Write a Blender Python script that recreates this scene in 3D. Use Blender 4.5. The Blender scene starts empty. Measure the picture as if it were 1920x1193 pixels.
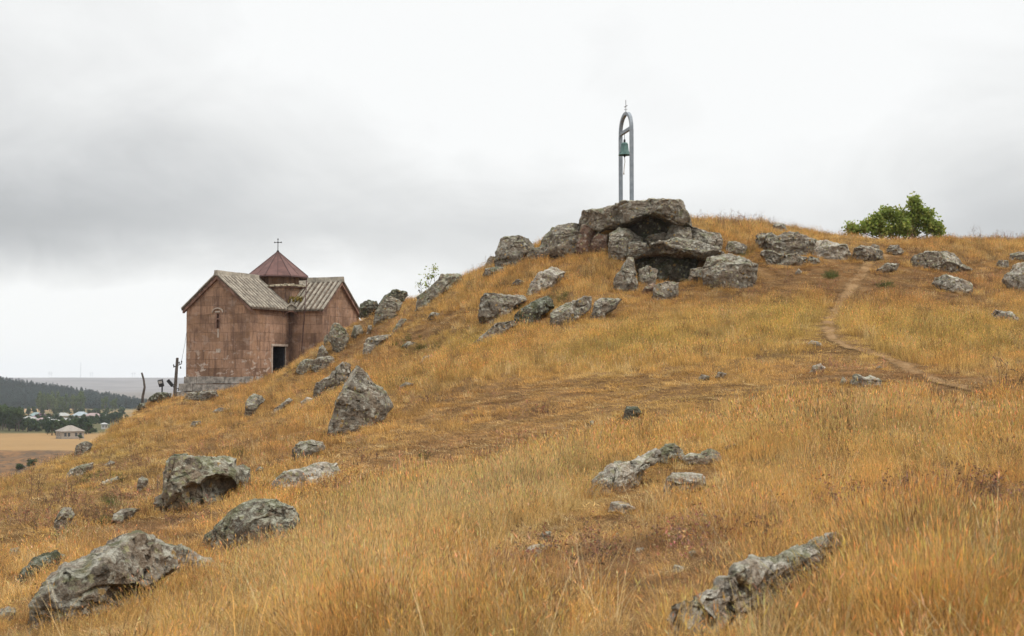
import bpy, bmesh, math, random
import numpy as np
from mathutils import Vector, Matrix

random.seed(7)
RNG = np.random.default_rng(11)
R = math.radians
scene = bpy.context.scene
COL = scene.collection

# ------------------------------------------------------------------ camera
F = 1920 * 50 / 36.0
HORIZON = 720.0
TAU = math.atan((HORIZON - 596.5) / F)
cam_d = bpy.data.cameras.new("camera")
cam_d.lens = 50; cam_d.sensor_width = 36; cam_d.sensor_fit = 'HORIZONTAL'
cam_d.clip_start = 0.1; cam_d.clip_end = 40000
cam_d.dof.use_dof = True; cam_d.dof.focus_distance = 36; cam_d.dof.aperture_fstop = 4.5
cam = bpy.data.objects.new("camera", cam_d); COL.objects.link(cam)
cam.location = (0, 0, 0); cam.rotation_euler = (R(90) + TAU, 0, 0)
scene.camera = cam

# ------------------------------------------------------------------ view
scene.view_settings.view_transform = 'Standard'
scene.view_settings.look = 'None'
scene.view_settings.exposure = 0.42
scene.view_settings.gamma = 1.0
scene.cycles.use_denoising = True
scene.cycles.max_bounces = 8
scene.cycles.transparent_max_bounces = 8
scene.cycles.volume_bounces = 1

# ------------------------------------------------------------------ sky and sun
SUN_EL, SUN_AZ = R(56), R(112)          # azimuth clockwise from +Y
w = bpy.data.worlds.new("World"); scene.world = w; w.use_nodes = True
nt = w.node_tree; nt.nodes.clear()
def N(nt, t, **kw):
    n = nt.nodes.new(t)
    for k, v in kw.items(): setattr(n, k, v)
    return n
def L(nt, a, b): nt.links.new(a, b)
def mathn(nt, op, a, b=None, c=None, clamp=False):
    n = N(nt, 'ShaderNodeMath', operation=op); n.use_clamp = clamp
    for i, x in enumerate((a, b, c)):
        if x is None: continue
        if isinstance(x, (int, float)): n.inputs[i].default_value = x
        else: L(nt, x, n.inputs[i])
    return n.outputs[0]
def mixc(nt, fac, a, b, blend='MIX'):
    n = N(nt, 'ShaderNodeMix', data_type='RGBA', blend_type=blend)
    for s, x in ((n.inputs[0], fac), (n.inputs[6], a), (n.inputs[7], b)):
        if isinstance(x, (int, float)): s.default_value = x
        elif isinstance(x, (tuple, list)): s.default_value = (*x[:3], 1)
        else: L(nt, x, s)
    return n.outputs[2]
def ramp(nt, x, lo, hi, a=0.0, b=1.0, smooth=True):
    n = N(nt, 'ShaderNodeMapRange'); n.interpolation_type = 'SMOOTHSTEP' if smooth else 'LINEAR'
    L(nt, x, n.inputs[0])
    for i, v in zip((1, 2, 3, 4), (lo, hi, a, b)): n.inputs[i].default_value = v
    return n.outputs[0]
def noise(nt, vec, scale, detail=6, rough=0.55, dist=0.0, out=0):
    n = N(nt, 'ShaderNodeTexNoise'); n.inputs['Scale'].default_value = scale
    n.inputs['Detail'].default_value = detail; n.inputs['Roughness'].default_value = rough
    n.inputs['Distortion'].default_value = dist
    if vec is not None: L(nt, vec, n.inputs['Vector'])
    return n.outputs[out]
def vmul(nt, vec, s, add=(0, 0, 0)):
    n = N(nt, 'ShaderNodeMapping'); L(nt, vec, n.inputs[0]); n.inputs['Scale'].default_value = s
    n.inputs['Location'].default_value = add
    return n.outputs[0]

sky = N(nt, 'ShaderNodeTexSky', sky_type='NISHITA'); sky.sun_disc = False
sky.sun_elevation = SUN_EL; sky.sun_rotation = SUN_AZ
tc = N(nt, 'ShaderNodeTexCoord'); D = tc.outputs['Generated']
sep = N(nt, 'ShaderNodeSeparateXYZ'); L(nt, D, sep.inputs[0])
zz = sep.outputs[2]
den = mathn(nt, 'ADD', mathn(nt, 'MAXIMUM', zz, 0.0), 0.16)
cx = mathn(nt, 'DIVIDE', sep.outputs[0], den); cy = mathn(nt, 'DIVIDE', sep.outputs[1], den)
cmb = N(nt, 'ShaderNodeCombineXYZ'); L(nt, cx, cmb.inputs[0]); L(nt, cy, cmb.inputs[1])
cl1 = noise(nt, vmul(nt, D, (1, 1, 1.7), (3.1, 1.7, 0)), 2.6, 6, 0.5, 0.5)
cl2 = noise(nt, vmul(nt, D, (1, 1, 2.0), (4.0, 0, 0.3)), 7.0, 7, 0.58, 0.6)
cl3 = noise(nt, vmul(nt, D, (1, 1, 1.6), (9.0, 2, 1.3)), 16.0, 6, 0.6, 0.5)
wx_s = mathn(nt, 'ADD', sep.outputs[0], mathn(nt, 'MULTIPLY', mathn(nt, 'SUBTRACT', cl1, 0.5), 0.16))
wz_s = mathn(nt, 'ADD', zz, mathn(nt, 'MULTIPLY', mathn(nt, 'SUBTRACT', cl2, 0.5), 0.055))
wz_s = mathn(nt, 'ADD', wz_s, mathn(nt, 'MULTIPLY', mathn(nt, 'SUBTRACT', cl3, 0.5), 0.022))
def skydir(px, py):
    a = (px - 960) / F; b = (596.5 - py) / F
    d = Vector((a, math.cos(TAU) - b * math.sin(TAU), math.sin(TAU) + b * math.cos(TAU)))
    return d.normalized()
def bank(px, py, rx, rz):                # a cloud bank centred on one compass direction and elevation
    d = skydir(px, py)
    u = mathn(nt, 'DIVIDE', mathn(nt, 'SUBTRACT', wx_s, d.x), rx)
    v = mathn(nt, 'DIVIDE', mathn(nt, 'SUBTRACT', wz_s, d.z), rz)
    front = ramp(nt, sep.outputs[1], 0.2, 0.5)
    r2 = mathn(nt, 'ADD', mathn(nt, 'MULTIPLY', u, u), mathn(nt, 'MULTIPLY', v, v))
    g = mathn(nt, 'POWER', 2.718, mathn(nt, 'MULTIPLY', r2, -1.0))
    return mathn(nt, 'MULTIPLY', g, front)
bright = ramp(nt, cl1, 0.34, 0.62, 0.92, 1.03)
s = mathn(nt, 'ADD', bright, mathn(nt, 'MULTIPLY', mathn(nt, 'SUBTRACT', cl2, 0.5), 0.16))
for (px, py, rx, rz, k) in [(-110, 385, .15, .044, -.29), (240, 410, .14, .026, -.15), (-60, 220, .11, .06, -.15), (-60, 40, .06, .06, -.08),
                            (900, 430, .16, .025, -.13), (520, 310, .14, .05, -.13), (2010, 390, .11, .06, -.30), (1750, 430, .12, .03, -.10),
                            (130, 575, .20, .020, .20), (600, 520, .06, .014, .10), (1150, 100, .25, .09, .12), (400, 40, .1, .04, .06), (150, 690, .3, .02, .12)]:
    s = mathn(nt, 'ADD', s, mathn(nt, 'MULTIPLY', bank(px, py, rx, rz), k))
s = mathn(nt, 'MAXIMUM', s, 0.30)
s = mathn(nt, 'MINIMUM', s, 1.06)
hi = ramp(nt, zz, 0.25, 0.7, 1.0, 1.9)
s = mathn(nt, 'MULTIPLY', s, hi)
cr = N(nt, 'ShaderNodeMix', data_type='RGBA', blend_type='MULTIPLY'); cr.inputs[0].default_value = 1
tint = mixc(nt, ramp(nt, s, 0.45, 0.95), (0.965, 0.99, 1.01), (0.99, 1.0, 0.995))
rgb = N(nt, 'ShaderNodeCombineColor')
for i in range(3): L(nt, s, rgb.inputs[i])
cloud = mixc(nt, 1.0, rgb.outputs[0], tint, 'MULTIPLY')
bg1 = N(nt, 'ShaderNodeBackground'); L(nt, sky.outputs[0], bg1.inputs[0]); bg1.inputs[1].default_value = 0.06
bg2 = N(nt, 'ShaderNodeBackground'); L(nt, cloud, bg2.inputs[0]); bg2.inputs[1].default_value = 0.715
mx = N(nt, 'ShaderNodeMixShader'); mx.inputs[0].default_value = 0.95
L(nt, bg1.outputs[0], mx.inputs[1]); L(nt, bg2.outputs[0], mx.inputs[2])
wo = N(nt, 'ShaderNodeOutputWorld'); L(nt, mx.outputs[0], wo.inputs[0])

sd = bpy.data.lights.new("sun", 'SUN'); sd.energy = 1.5; sd.angle = R(20); sd.color = (1, 0.95, 0.88)
so = bpy.data.objects.new("sun", sd); COL.objects.link(so)
sv = Vector((math.sin(SUN_AZ) * math.cos(SUN_EL), math.cos(SUN_AZ) * math.cos(SUN_EL), math.sin(SUN_EL)))
so.rotation_euler = sv.to_track_quat('Z', 'Y').to_euler(); so.location = (0, 0, 60)

# ------------------------------------------------------------------ helpers
def P(px, py, Y):
    a = (px - 960) / F; b = (596.5 - py) / F
    y = math.cos(TAU) - b * math.sin(TAU); z = math.sin(TAU) + b * math.cos(TAU)
    return np.array((a * Y / y, Y, z * Y / y))
def project(X, Y, Z):
    dep = Y * math.cos(TAU) + Z * math.sin(TAU)
    b = (-Y * math.sin(TAU) + Z * math.cos(TAU)) / dep
    return 960 + F * X / dep, 596.5 - F * b

def _hash(ix, iy, iz, seed):
    with np.errstate(over='ignore'):
        h = (ix.astype(np.uint32) * np.uint32(374761393) + iy.astype(np.uint32) * np.uint32(668265263)
             + iz.astype(np.uint32) * np.uint32(2147483647) + np.uint32(seed * 144665 + 977))
        h = (h ^ (h >> np.uint32(13))) * np.uint32(1274126177)
        h = h ^ (h >> np.uint32(16))
    return (h & np.uint32(0xFFFF)).astype(np.float64) / 65535.0
def vnoise(p, seed=0):
    i = np.floor(p).astype(np.int64); f = p - i
    f = f * f * f * (f * (f * 6 - 15) + 10)
    out = 0
    for dx in (0, 1):
        for dy in (0, 1):
            for dz in (0, 1):
                wt = (f[:, 0] if dx else 1 - f[:, 0]) * (f[:, 1] if dy else 1 - f[:, 1]) * (f[:, 2] if dz else 1 - f[:, 2])
                out = out + wt * _hash(i[:, 0] + dx, i[:, 1] + dy, i[:, 2] + dz, seed)
    return out * 2 - 1
def fbm(p, octv=4, seed=0, gain=0.5):
    a, s, o = 1.0, 0.0, 0.0
    for k in range(octv):
        o = o + a * vnoise(p * (2.03 ** k) + 17.3 * k, seed + k); s += a; a *= gain
    return o / s
def fbm2(x, y, sc, octv=4, seed=0):
    p = np.stack([np.ravel(x) * sc, np.ravel(y) * sc, np.zeros(np.size(x)) + seed * 3.7], 1)
    return fbm(p, octv, seed).reshape(np.shape(x))

def tag(o, label=None, cat=None, group=None, kind=None):
    if label: o['label'] = label
    if cat: o['category'] = cat
    if group: o['group'] = group
    if kind: o['kind'] = kind
    return o
def empty(name, loc, rz=0):
    o = bpy.data.objects.new(name, None); COL.objects.link(o)
    o.location = loc; o.rotation_euler = (0, 0, rz); o.empty_display_size = 0.2
    return o
def mesh_obj(name, verts, faces, mat, parent=None, loc=None, smooth=False, link=True):
    me = bpy.data.meshes.new(name)
    me.from_pydata([tuple(v) for v in verts], [], [tuple(f) for f in faces]); me.update()
    if smooth: me.polygons.foreach_set('use_smooth', [True] * len(me.polygons))
    if mat:
        for m in (mat if isinstance(mat, list) else [mat]): me.materials.append(m)
    o = bpy.data.objects.new(name, me)
    if link: COL.objects.link(o)
    if loc is not None: o.location = loc
    if parent: o.parent = parent
    return o
class MB:
    def __init__(s): s.v = []; s.f = []
    def add(s, v, f):
        n = len(s.v); s.v += [tuple(x) for x in v]; s.f += [tuple(i + n for i in q) for q in f]
    def box(s, c, e, m=None):
        c = Vector(c); v = [Vector((x * e[0] / 2, y * e[1] / 2, z * e[2] / 2)) for x in (-1, 1) for y in (-1, 1) for z in (-1, 1)]
        if m: v = [m @ q for q in v]
        s.add([q + c for q in v], [(0, 1, 3, 2), (4, 6, 7, 5), (0, 4, 5, 1), (2, 3, 7, 6), (0, 2, 6, 4), (1, 5, 7, 3)])
    def hexa(s, b, t):        # four bottom and four top corners
        s.add(list(b) + list(t), [(3, 2, 1, 0), (4, 5, 6, 7), (0, 1, 5, 4), (1, 2, 6, 5), (2, 3, 7, 6), (3, 0, 4, 7)])
    def tube(s, pts, r, n=8, cap=True):
        pts = [Vector(p) for p in pts]; rr = r if isinstance(r, (list, tuple)) else [r] * len(pts)
        rings = []; prev = None
        for i, p in enumerate(pts):
            d = (pts[min(i + 1, len(pts) - 1)] - pts[max(i - 1, 0)]).normalized()
            a = d.cross(Vector((0, 0, 1))) if abs(d.z) < .95 else d.cross(Vector((1, 0, 0)))
            if prev is not None and a.dot(prev) < 0: a = -a
            a.normalize(); prev = a; b = d.cross(a)
            rings.append([p + (a * math.cos(2 * math.pi * k / n) + b * math.sin(2 * math.pi * k / n)) * rr[i] for k in range(n)])
        v = [q for g in rings for q in g]; f = []
        for i in range(len(pts) - 1):
            for k in range(n):
                f.append((i * n + k, i * n + (k + 1) % n, (i + 1) * n + (k + 1) % n, (i + 1) * n + k))
        if cap: f += [tuple(range(n))[::-1], tuple((len(pts) - 1) * n + k for k in range(n))]
        s.add(v, f)
    def lathe(s, prof, c, n=24):
        c = Vector(c); v = []; f = []
        for (r, z) in prof:
            for k in range(n): v.append(c + Vector((r * math.cos(2 * math.pi * k / n), r * math.sin(2 * math.pi * k / n), z)))
        for i in range(len(prof) - 1):
            for k in range(n): f.append((i * n + k, i * n + (k + 1) % n, (i + 1) * n + (k + 1) % n, (i + 1) * n + k))
        f += [tuple(range(n))[::-1], tuple((len(prof) - 1) * n + k for k in range(n))]
        s.add(v, f)
    def build(s, name, mat, parent=None, loc=None, smooth=False):
        return mesh_obj(name, s.v, s.f, mat, parent, loc, smooth)

# ------------------------------------------------------------------ materials
def new_mat(name, rough=0.9, spec=0.2):
    m = bpy.data.materials.new(name); m.use_nodes = True
    n = m.node_tree; b = n.nodes['Principled BSDF']
    b.inputs['Roughness'].default_value = rough; b.inputs['Specular IOR Level'].default_value = spec
    return m, n, b
def bump(n, b, h, strength=0.5, dist=0.05):
    bn = N(n, 'ShaderNodeBump'); bn.inputs['Strength'].default_value = strength; bn.inputs['Distance'].default_value = dist
    L(n, h, bn.inputs['Height']); L(n, bn.outputs[0], b.inputs['Normal'])
def plain(name, col, rough=0.8, spec=0.2, metal=0.0, var=0.25, scale=6.0):
    m, n, b = new_mat(name, rough, spec); b.inputs['Metallic'].default_value = metal
    g = N(n, 'ShaderNodeNewGeometry')
    x = noise(n, g.outputs['Position'], scale, 6, 0.6)
    c = mixc(n, ramp(n, x, 0.3, 0.7), [k * (1 - var) for k in col], [min(1, k * (1 + var)) for k in col])
    L(n, c, b.inputs['Base Color']); return m
def rock_mat(name, base, dark, lichen, lich_amt, moss, moss_amt, black=0.5):
    m, n, b = new_mat(name, 0.95, 0.12)
    g = N(n, 'ShaderNodeNewGeometry'); pos = g.outputs['Position']
    n1 = noise(n, pos, 1.3, 6, 0.62); n2 = noise(n, pos, 6.5, 8, 0.68, 0.5); n3 = noise(n, pos, 26, 5, 0.65)
    n4 = noise(n, vmul(n, pos, (1, 1, 1), (5, 9, 2)), 3.2, 7, 0.66, 0.6)
    c = mixc(n, ramp(n, n2, 0.34, 0.66), dark, base)
    c = mixc(n, mathn(n, 'MULTIPLY', ramp(n, n1, 0.38, 0.62), 0.55), c, [k * f for k, f in zip(base, (1.22, 1.05, 0.9))])
    # lichen crusts
    lm = mathn(n, 'MULTIPLY', ramp(n, n4, 0.56 - lich_amt * 0.12, 0.66 - lich_amt * 0.10), ramp(n, n3, 0.36, 0.58))
    c = mixc(n, mathn(n, 'MULTIPLY', lm, 0.85), c, lichen)
    # round lichen rosettes
    for (sc_, off_, thr, colr) in ((5.5, (0, 0, 0), 0.72, [k * 1.25 for k in lichen]), (9.0, (4, 7, 1), 0.78, (0.33, 0.31, 0.17)), (7.0, (9, 1, 5), 0.86, (0.36, 0.23, 0.08)), (6.0, (2, 8, 8), 0.74, (0.06, 0.056, 0.048))):
        vr = N(n, 'ShaderNodeTexVoronoi'); vr.inputs['Scale'].default_value = sc_; L(n, vmul(n, pos, (1, 1, 1), off_), vr.inputs['Vector'])
        sr = N(n, 'ShaderNodeSeparateColor'); L(n, vr.outputs['Color'], sr.inputs[0])
        ds_ = mathn(n, 'ADD', vr.outputs['Distance'], mathn(n, 'MULTIPLY', mathn(n, 'SUBTRACT', n3, 0.5), 0.7))
        c = mixc(n, mathn(n, 'MULTIPLY', mathn(n, 'MULTIPLY', ramp(n, sr.outputs[0], thr, thr + .02), ramp(n, ds_, 0.30, 0.40, 1, 0)), 0.75), c, colr)
    # moss prefers the upward faces
    sp = N(n, 'ShaderNodeSeparateXYZ'); L(n, g.outputs['Normal'], sp.inputs[0])
    up = ramp(n, sp.outputs[2], -0.1, 0.85)
    n5 = noise(n, vmul(n, pos, (1, 1, 1), (1, 4, 7)), 2.4, 7, 0.65, 0.4)
    mm = mathn(n, 'MULTIPLY', ramp(n, mathn(n, 'ADD', n5, mathn(n, 'MULTIPLY', up, 0.16)), 0.64 - moss_amt * 0.2, 0.76 - moss_amt * 0.2), 0.85)
    c = mixc(n, mm, c, moss)
    # pale crust where rain washes the crest
    n6 = noise(n, vmul(n, pos, (1, 1, 1), (8, 2, 5)), 4.3, 6, 0.7)
    pm = mathn(n, 'MULTIPLY', mathn(n, 'MULTIPLY', ramp(n, sp.outputs[2], 0.25, 0.9), ramp(n, n6, 0.44, 0.6)), 0.65)
    c = mixc(n, pm, c, [k * 1.15 for k in lichen])
    # fractures and bedding
    wp = N(n, 'ShaderNodeVectorMath', operation='ADD'); L(n, pos, wp.inputs[0]); ws = N(n, 'ShaderNodeVectorMath', operation='SCALE'); ws.inputs['Scale'].default_value = 0.5
    L(n, noise(n, pos, 1.7, 5, 0.65, 0, 1), ws.inputs[0]); L(n, ws.outputs[0], wp.inputs[1])
    vc = N(n, 'ShaderNodeTexVoronoi', feature='DISTANCE_TO_EDGE'); vc.inputs['Scale'].default_value = 1.25; L(n, vmul(n, wp.outputs[0], (1, 1, 1.5)), vc.inputs['Vector'])
    crk = mathn(n, 'MULTIPLY', ramp(n, vc.outputs['Distance'], 0.004, 0.035, 1, 0), mathn(n, 'MULTIPLY', ramp(n, n2, 0.42, 0.58), ramp(n, n1, 0.46, 0.60)))
    bed = ramp(n, noise(n, vmul(n, wp.outputs[0], (.5, .5, 4.5)), 2.0, 6, 0.62), 0.46, 0.62)
    c = mixc(n, mathn(n, 'MULTIPLY', bed, 0.20), c, [k * 0.55 for k in base])
    c = mixc(n, mathn(n, 'MULTIPLY', crk, 0.7), c, (0.028, 0.024, 0.02))
    fine = noise(n, pos, 60, 4, 0.7)
    c = mixc(n, 1.0, c, mixc(n, ramp(n, fine, 0.3, 0.7), (0.74, 0.74, 0.74), (1.36, 1.36, 1.36)), 'MULTIPLY')
    # black lichen and vesicles
    vo = N(n, 'ShaderNodeTexVoronoi'); vo.inputs['Scale'].default_value = 7; L(n, pos, vo.inputs['Vector'])
    pit = mathn(n, 'MULTIPLY', ramp(n, vo.outputs['Distance'], 0.16, 0.30, 1, 0), ramp(n, n1, 0.45, 0.6))
    bl = ramp(n, noise(n, vmul(n, pos, (1, 1, 1), (3, 3, 3)), 9, 8, 0.75), 0.60, 0.68)
    c = mixc(n, mathn(n, 'MAXIMUM', mathn(n, 'MULTIPLY', bl, black), mathn(n, 'MULTIPLY', pit, 0.7)), c, (0.035, 0.032, 0.028))
    L(n, c, b.inputs['Base Color'])
    h = mathn(n, 'ADD', mathn(n, 'MULTIPLY', n2, 1.0), mathn(n, 'MULTIPLY', n3, 0.35))
    h = mathn(n, 'SUBTRACT', h, mathn(n, 'MULTIPLY', pit, 0.35)); h = mathn(n, 'SUBTRACT', h, mathn(n, 'MULTIPLY', crk, 0.8)); h = mathn(n, 'SUBTRACT', h, mathn(n, 'MULTIPLY', bed, 0.18))
    bump(n, b, h, 1.0, 0.10)
    return m
RM = {
    'grey': rock_mat('grey_rock', (0.225, 0.195, 0.155), (0.085, 0.073, 0.059), (0.38, 0.365, 0.305), 0.55, (0.15, 0.15, 0.085), 0.10, 0.75),
    'moss': rock_mat('mossy_rock', (0.24, 0.21, 0.165), (0.092, 0.08, 0.065), (0.41, 0.405, 0.325), 0.5, (0.145, 0.147, 0.078), 0.36, 0.8),
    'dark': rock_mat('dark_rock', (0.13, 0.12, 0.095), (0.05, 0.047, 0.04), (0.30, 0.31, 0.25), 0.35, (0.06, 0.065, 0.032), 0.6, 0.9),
    'red': rock_mat('reddish_rock', (0.21, 0.135, 0.10), (0.095, 0.062, 0.048), (0.34, 0.30, 0.25), 0.2, (0.14, 0.13, 0.07), 0.15, 0.6),
    'pale': rock_mat('pale_rock', (0.36, 0.32, 0.265), (0.145, 0.125, 0.10), (0.50, 0.475, 0.405), 0.7, (0.19, 0.19, 0.11), 0.2, 0.6),
}

# ------------------------------------------------------------------ the hill (terrain)
ctl = """-250 1193 13.5;-250 1100 19;-250 1010 30;-250 965 42;0 1193 12.5;0 1100 17;0 1000 27;0 950 35;0 918 46;0 942 54;-250 990 50
100 1193 12;100 1000 26;100 900 44;100 872 53;100 905 63;140 850 60;140 895 70;170 832 66;170 880 76;200 1193 11.5;200 1000 25;200 900 40;200 850 53;200 812 72;200 855 82;230 795 78;230 838 88;262 766 86;262 806 96
300 1193 11;300 1100 15;300 1000 22.5;300 900 36;300 850 48;300 802 63;300 764 88;340 756 88;400 1193 10.5;400 1000 21;400 900 33;400 850 42;400 800 54;400 770 76;400 758 90;470 742 86
500 1193 10.2;500 1000 20;500 900 30;500 800 48;500 760 64;500 734 90;600 1193 10;600 1000 19;600 900 27.5;600 800 42;600 710 70;600 694 86
700 1193 9.7;700 1000 18;700 900 26;700 800 37;700 700 54;700 650 64;690 596 75;670 612 78;800 1193 9.5;800 1000 17;800 900 24;800 800 34;800 700 47;800 600 60;800 566 67
960 1193 9;960 1000 15.7;960 900 22;960 850 26.5;960 800 31.5;960 750 37;960 700 43;960 650 48;960 600 53;950 512 60;1050 480 60
1150 1193 8.7;1150 1000 14.8;1150 900 20;1150 800 28;1150 700 38;1150 600 50;1150 550 55;1200 556 55.2;1260 536 57.2;1320 535 56.6
1300 1193 8.5;1300 1000 14;1300 900 19;1300 800 26;1300 700 36;1300 600 47.5;1380 535 56.5;1340 425 65
1450 1193 8.2;1450 1000 13.5;1450 900 18;1450 800 24.5;1450 700 34.5;1450 600 47;1450 500 59.5;1450 429 68
1600 1193 8;1600 1000 13;1600 900 17.5;1600 800 23.5;1600 700 34;1600 600 47;1600 500 61;1600 450 72
1750 1193 7.7;1750 1000 12.7;1750 900 17;1750 800 23;1750 750 28;1750 700 34.5;1750 600 48;1750 500 63;1750 455 74
1920 1193 7.5;1920 1000 12.3;1920 900 16.5;1920 800 22.5;1920 750 28;1920 700 35;1920 600 49.5;1920 500 65;1920 452 77
2250 1193 7.3;2250 1000 12;2250 800 22.5;2250 600 51;2250 440 80"""
pts = []
for tok in ctl.replace('\n', ';').split(';'):
    a = [float(x) for x in tok.split()]; pts.append(P(*a))
pts += [np.array(q, float) for q in [
    (0, 0, -1.62), (-4, 0, -1.75), (4, 0, -1.45), (0, 5, -1.62), (4, 5, -1.42), (-5, 6, -2.0), (0, -8, -1.7), (8, -6, -1.3), (-10, 0, -2.5), (12, 2, -0.9),
    (4.5, 61, 7.0), (7, 61.5, 7.15), (2, 63, 6.3), (6, 72, 7.3), (16, 84, 7.6), (28, 92, 8.0), (6, 95, 6.6), (30, 120, 7.0), (5, 125, 4.5), (45, 60, 7.5), (45, 30, 3.0),
    (-2, 80, 4.2), (-9, 92, 2.5), (-10.5, 104, 2.0), (-6, 110, 2.2), (-15.8, 101, -0.1), (-20, 101, -0.9), (-23, 96, -1.5), (-22, 107, -1.0), (-15, 115, 0.0), (-4, 128, 0.5),
    (-28, 100, -6.5), (-27, 90, -6.6), (-26, 80, -6.4), (-26, 65, -6.0), (-26, 52, -6.6), (-26, 40, -6.0), (-24, 28, -5.0), (-20, 15, -3.8),
    (-45, 95, -16), (-45, 75, -17), (-45, 55, -17), (-45, 35, -15), (-40, 15, -10), (-30, 120, -9), (-20, 135, -8), (-50, 125, -24), (0, 150, -6), (40, 150, 3),
    (-80, 60, -38), (-80, 100, -40), (-80, 20, -32), (-60, 150, -38), (70, 80, 9), (70, 20, 5), (70, 130, 8), (60, -10, 2), (-40, -15, -8)]]
pts = np.array(pts)
def tps_fit(xy, z, lam):
    d2 = ((xy[:, None] - xy[None]) ** 2).sum(-1)
    K = 0.5 * d2 * np.log(d2 + 1e-9)
    n = len(xy); A = np.zeros((n + 3, n + 3))
    A[:n, :n] = K + lam * np.eye(n); A[:n, n] = 1; A[:n, n + 1:] = xy; A[n, :n] = 1; A[n + 1:, :n] = xy.T
    return np.linalg.solve(A, np.concatenate([z, np.zeros(3)]))
TXY = pts[:, :2] / 20.0
TW = tps_fit(TXY, pts[:, 2], 0.0012)
def hill_base(x, y):
    sh = np.shape(x); q = np.stack([np.ravel(x), np.ravel(y)], 1) / 20.0; out = np.empty(len(q))
    for i in range(0, len(q), 40000):
        c = q[i:i + 40000]; d2 = ((c[:, None] - TXY[None]) ** 2).sum(-1)
        out[i:i + 40000] = (0.5 * d2 * np.log(d2 + 1e-9)) @ TW[:-3] + TW[-3] + c @ TW[-2:]
    return out.reshape(sh)
def hill_z(x, y):
    x = np.asarray(x, float); y = np.asarray(y, float)
    d = np.hypot(x, y); k = np.clip((d - 3) / 15, 0.15, 1)
    z = hill_base(x, y) + 0.16 * k * fbm2(x, y, 0.22, 3, 3) + 0.10 * k * fbm2(x, y, 0.8, 3, 8)
    # beyond what the camera sees the hill rounds off down to the valley
    dig = np.clip((x - 4.75) / .35, 0, 1) * np.clip((7.75 - x) / .35, 0, 1) * np.clip((y - 55.6) / .9, 0, 1) * np.clip((59.9 - y) / .35, 0, 1)
    z = z + (np.minimum(z, 4.12) - z) * dig                    # hollow of the rock shelter
    z = np.clip(z, -60, 10.5)
    return z - 0.015 * np.maximum(0, -50 - x) ** 2 - 0.03 * np.maximum(0, x - 80) ** 2 - 0.022 * np.maximum(0, y - 130) ** 2 - 0.05 * np.maximum(0, -10 - y) ** 2
def hit(px, py, y0=4.0, y1=140.0):
    ys = np.concatenate([np.linspace(y0, 30, 300), np.linspace(30.1, y1, 600)])
    a = (px - 960) / F; b = (596.5 - py) / F
    y = math.cos(TAU) - b * math.sin(TAU); z = math.sin(TAU) + b * math.cos(TAU)
    X = a * ys / y; Z = z * ys / y
    g = hill_z(X, ys); i = np.nonzero(Z < g)[0]
    return float(ys[i[0]]) if len(i) else None

def axis(lo, hi, f0, f1, fine, grow=1.18, cap=8.0):
    v = list(np.arange(f0, f1 + 1e-6, fine)); st = fine; x = f0; pre = []
    while x > lo: st = min(st * grow, cap); x -= st; pre.append(x)
    st = fine; x = f1; post = []
    while x < hi: st = min(st * grow, cap); x += st; post.append(x)
    return np.array(pre[::-1] + v + post)
gx = axis(-110, 130, -30, 34, 0.25); gy = axis(-50, 190, 3, 104, 0.25)
GX, GY = np.meshgrid(gx, gy); GZ = hill_z(GX, GY)
def grid_mesh(name, X, Y, Z, mat, attr=None):
    ny, nx = X.shape; v = np.stack([X, Y, Z], -1).reshape(-1, 3)
    idx = np.arange(nx * ny).reshape(ny, nx)
    f = np.stack([idx[:-1, :-1], idx[:-1, 1:], idx[1:, 1:], idx[1:, :-1]], -1).reshape(-1, 4)
    me = bpy.data.meshes.new(name)
    me.vertices.add(len(v)); me.vertices.foreach_set('co', v.ravel())
    me.loops.add(f.size); me.loops.foreach_set('vertex_index', f.ravel().astype(np.int32))
    me.polygons.add(len(f)); me.polygons.foreach_set('loop_start', np.arange(0, f.size, 4, dtype=np.int32))
    me.update(); me.validate(); me.polygons.foreach_set('use_smooth', np.ones(len(f), bool))
    if attr is not None:
        a = me.attributes.new('zone', 'FLOAT_COLOR', 'POINT'); a.data.foreach_set('color', np.concatenate([attr.reshape(-1, 3), np.ones((len(v), 1))], 1).ravel())
    me.materials.append(mat); o = bpy.data.objects.new(name, me); COL.objects.link(o); return o
m_soil, n, b = new_mat('dry_soil', 1.0, 0.05)
g = N(n, 'ShaderNodeNewGeometry'); pos = g.outputs['Position']
c = mixc(n, ramp(n, noise(n, pos, 0.7, 6, 0.6), 0.35, 0.65), (0.125, 0.07, 0.033), (0.23, 0.135, 0.06))
c = mixc(n, ramp(n, noise(n, pos, 9, 6, 0.7), 0.45, 0.7), c, (0.30, 0.18, 0.08))
c = mixc(n, mathn(n, 'MULTIPLY', ramp(n, noise(n, pos, 14, 5, 0.7), 0.55, 0.7), 0.7), c, (0.07, 0.042, 0.022))
L(n, c, b.inputs['Base Color']); bump(n, b, noise(n, pos, 12, 7, 0.7), 1.0, 0.08)
hill = grid_mesh('hill', GX, GY, GZ, m_soil); tag(hill, kind='structure')

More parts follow.
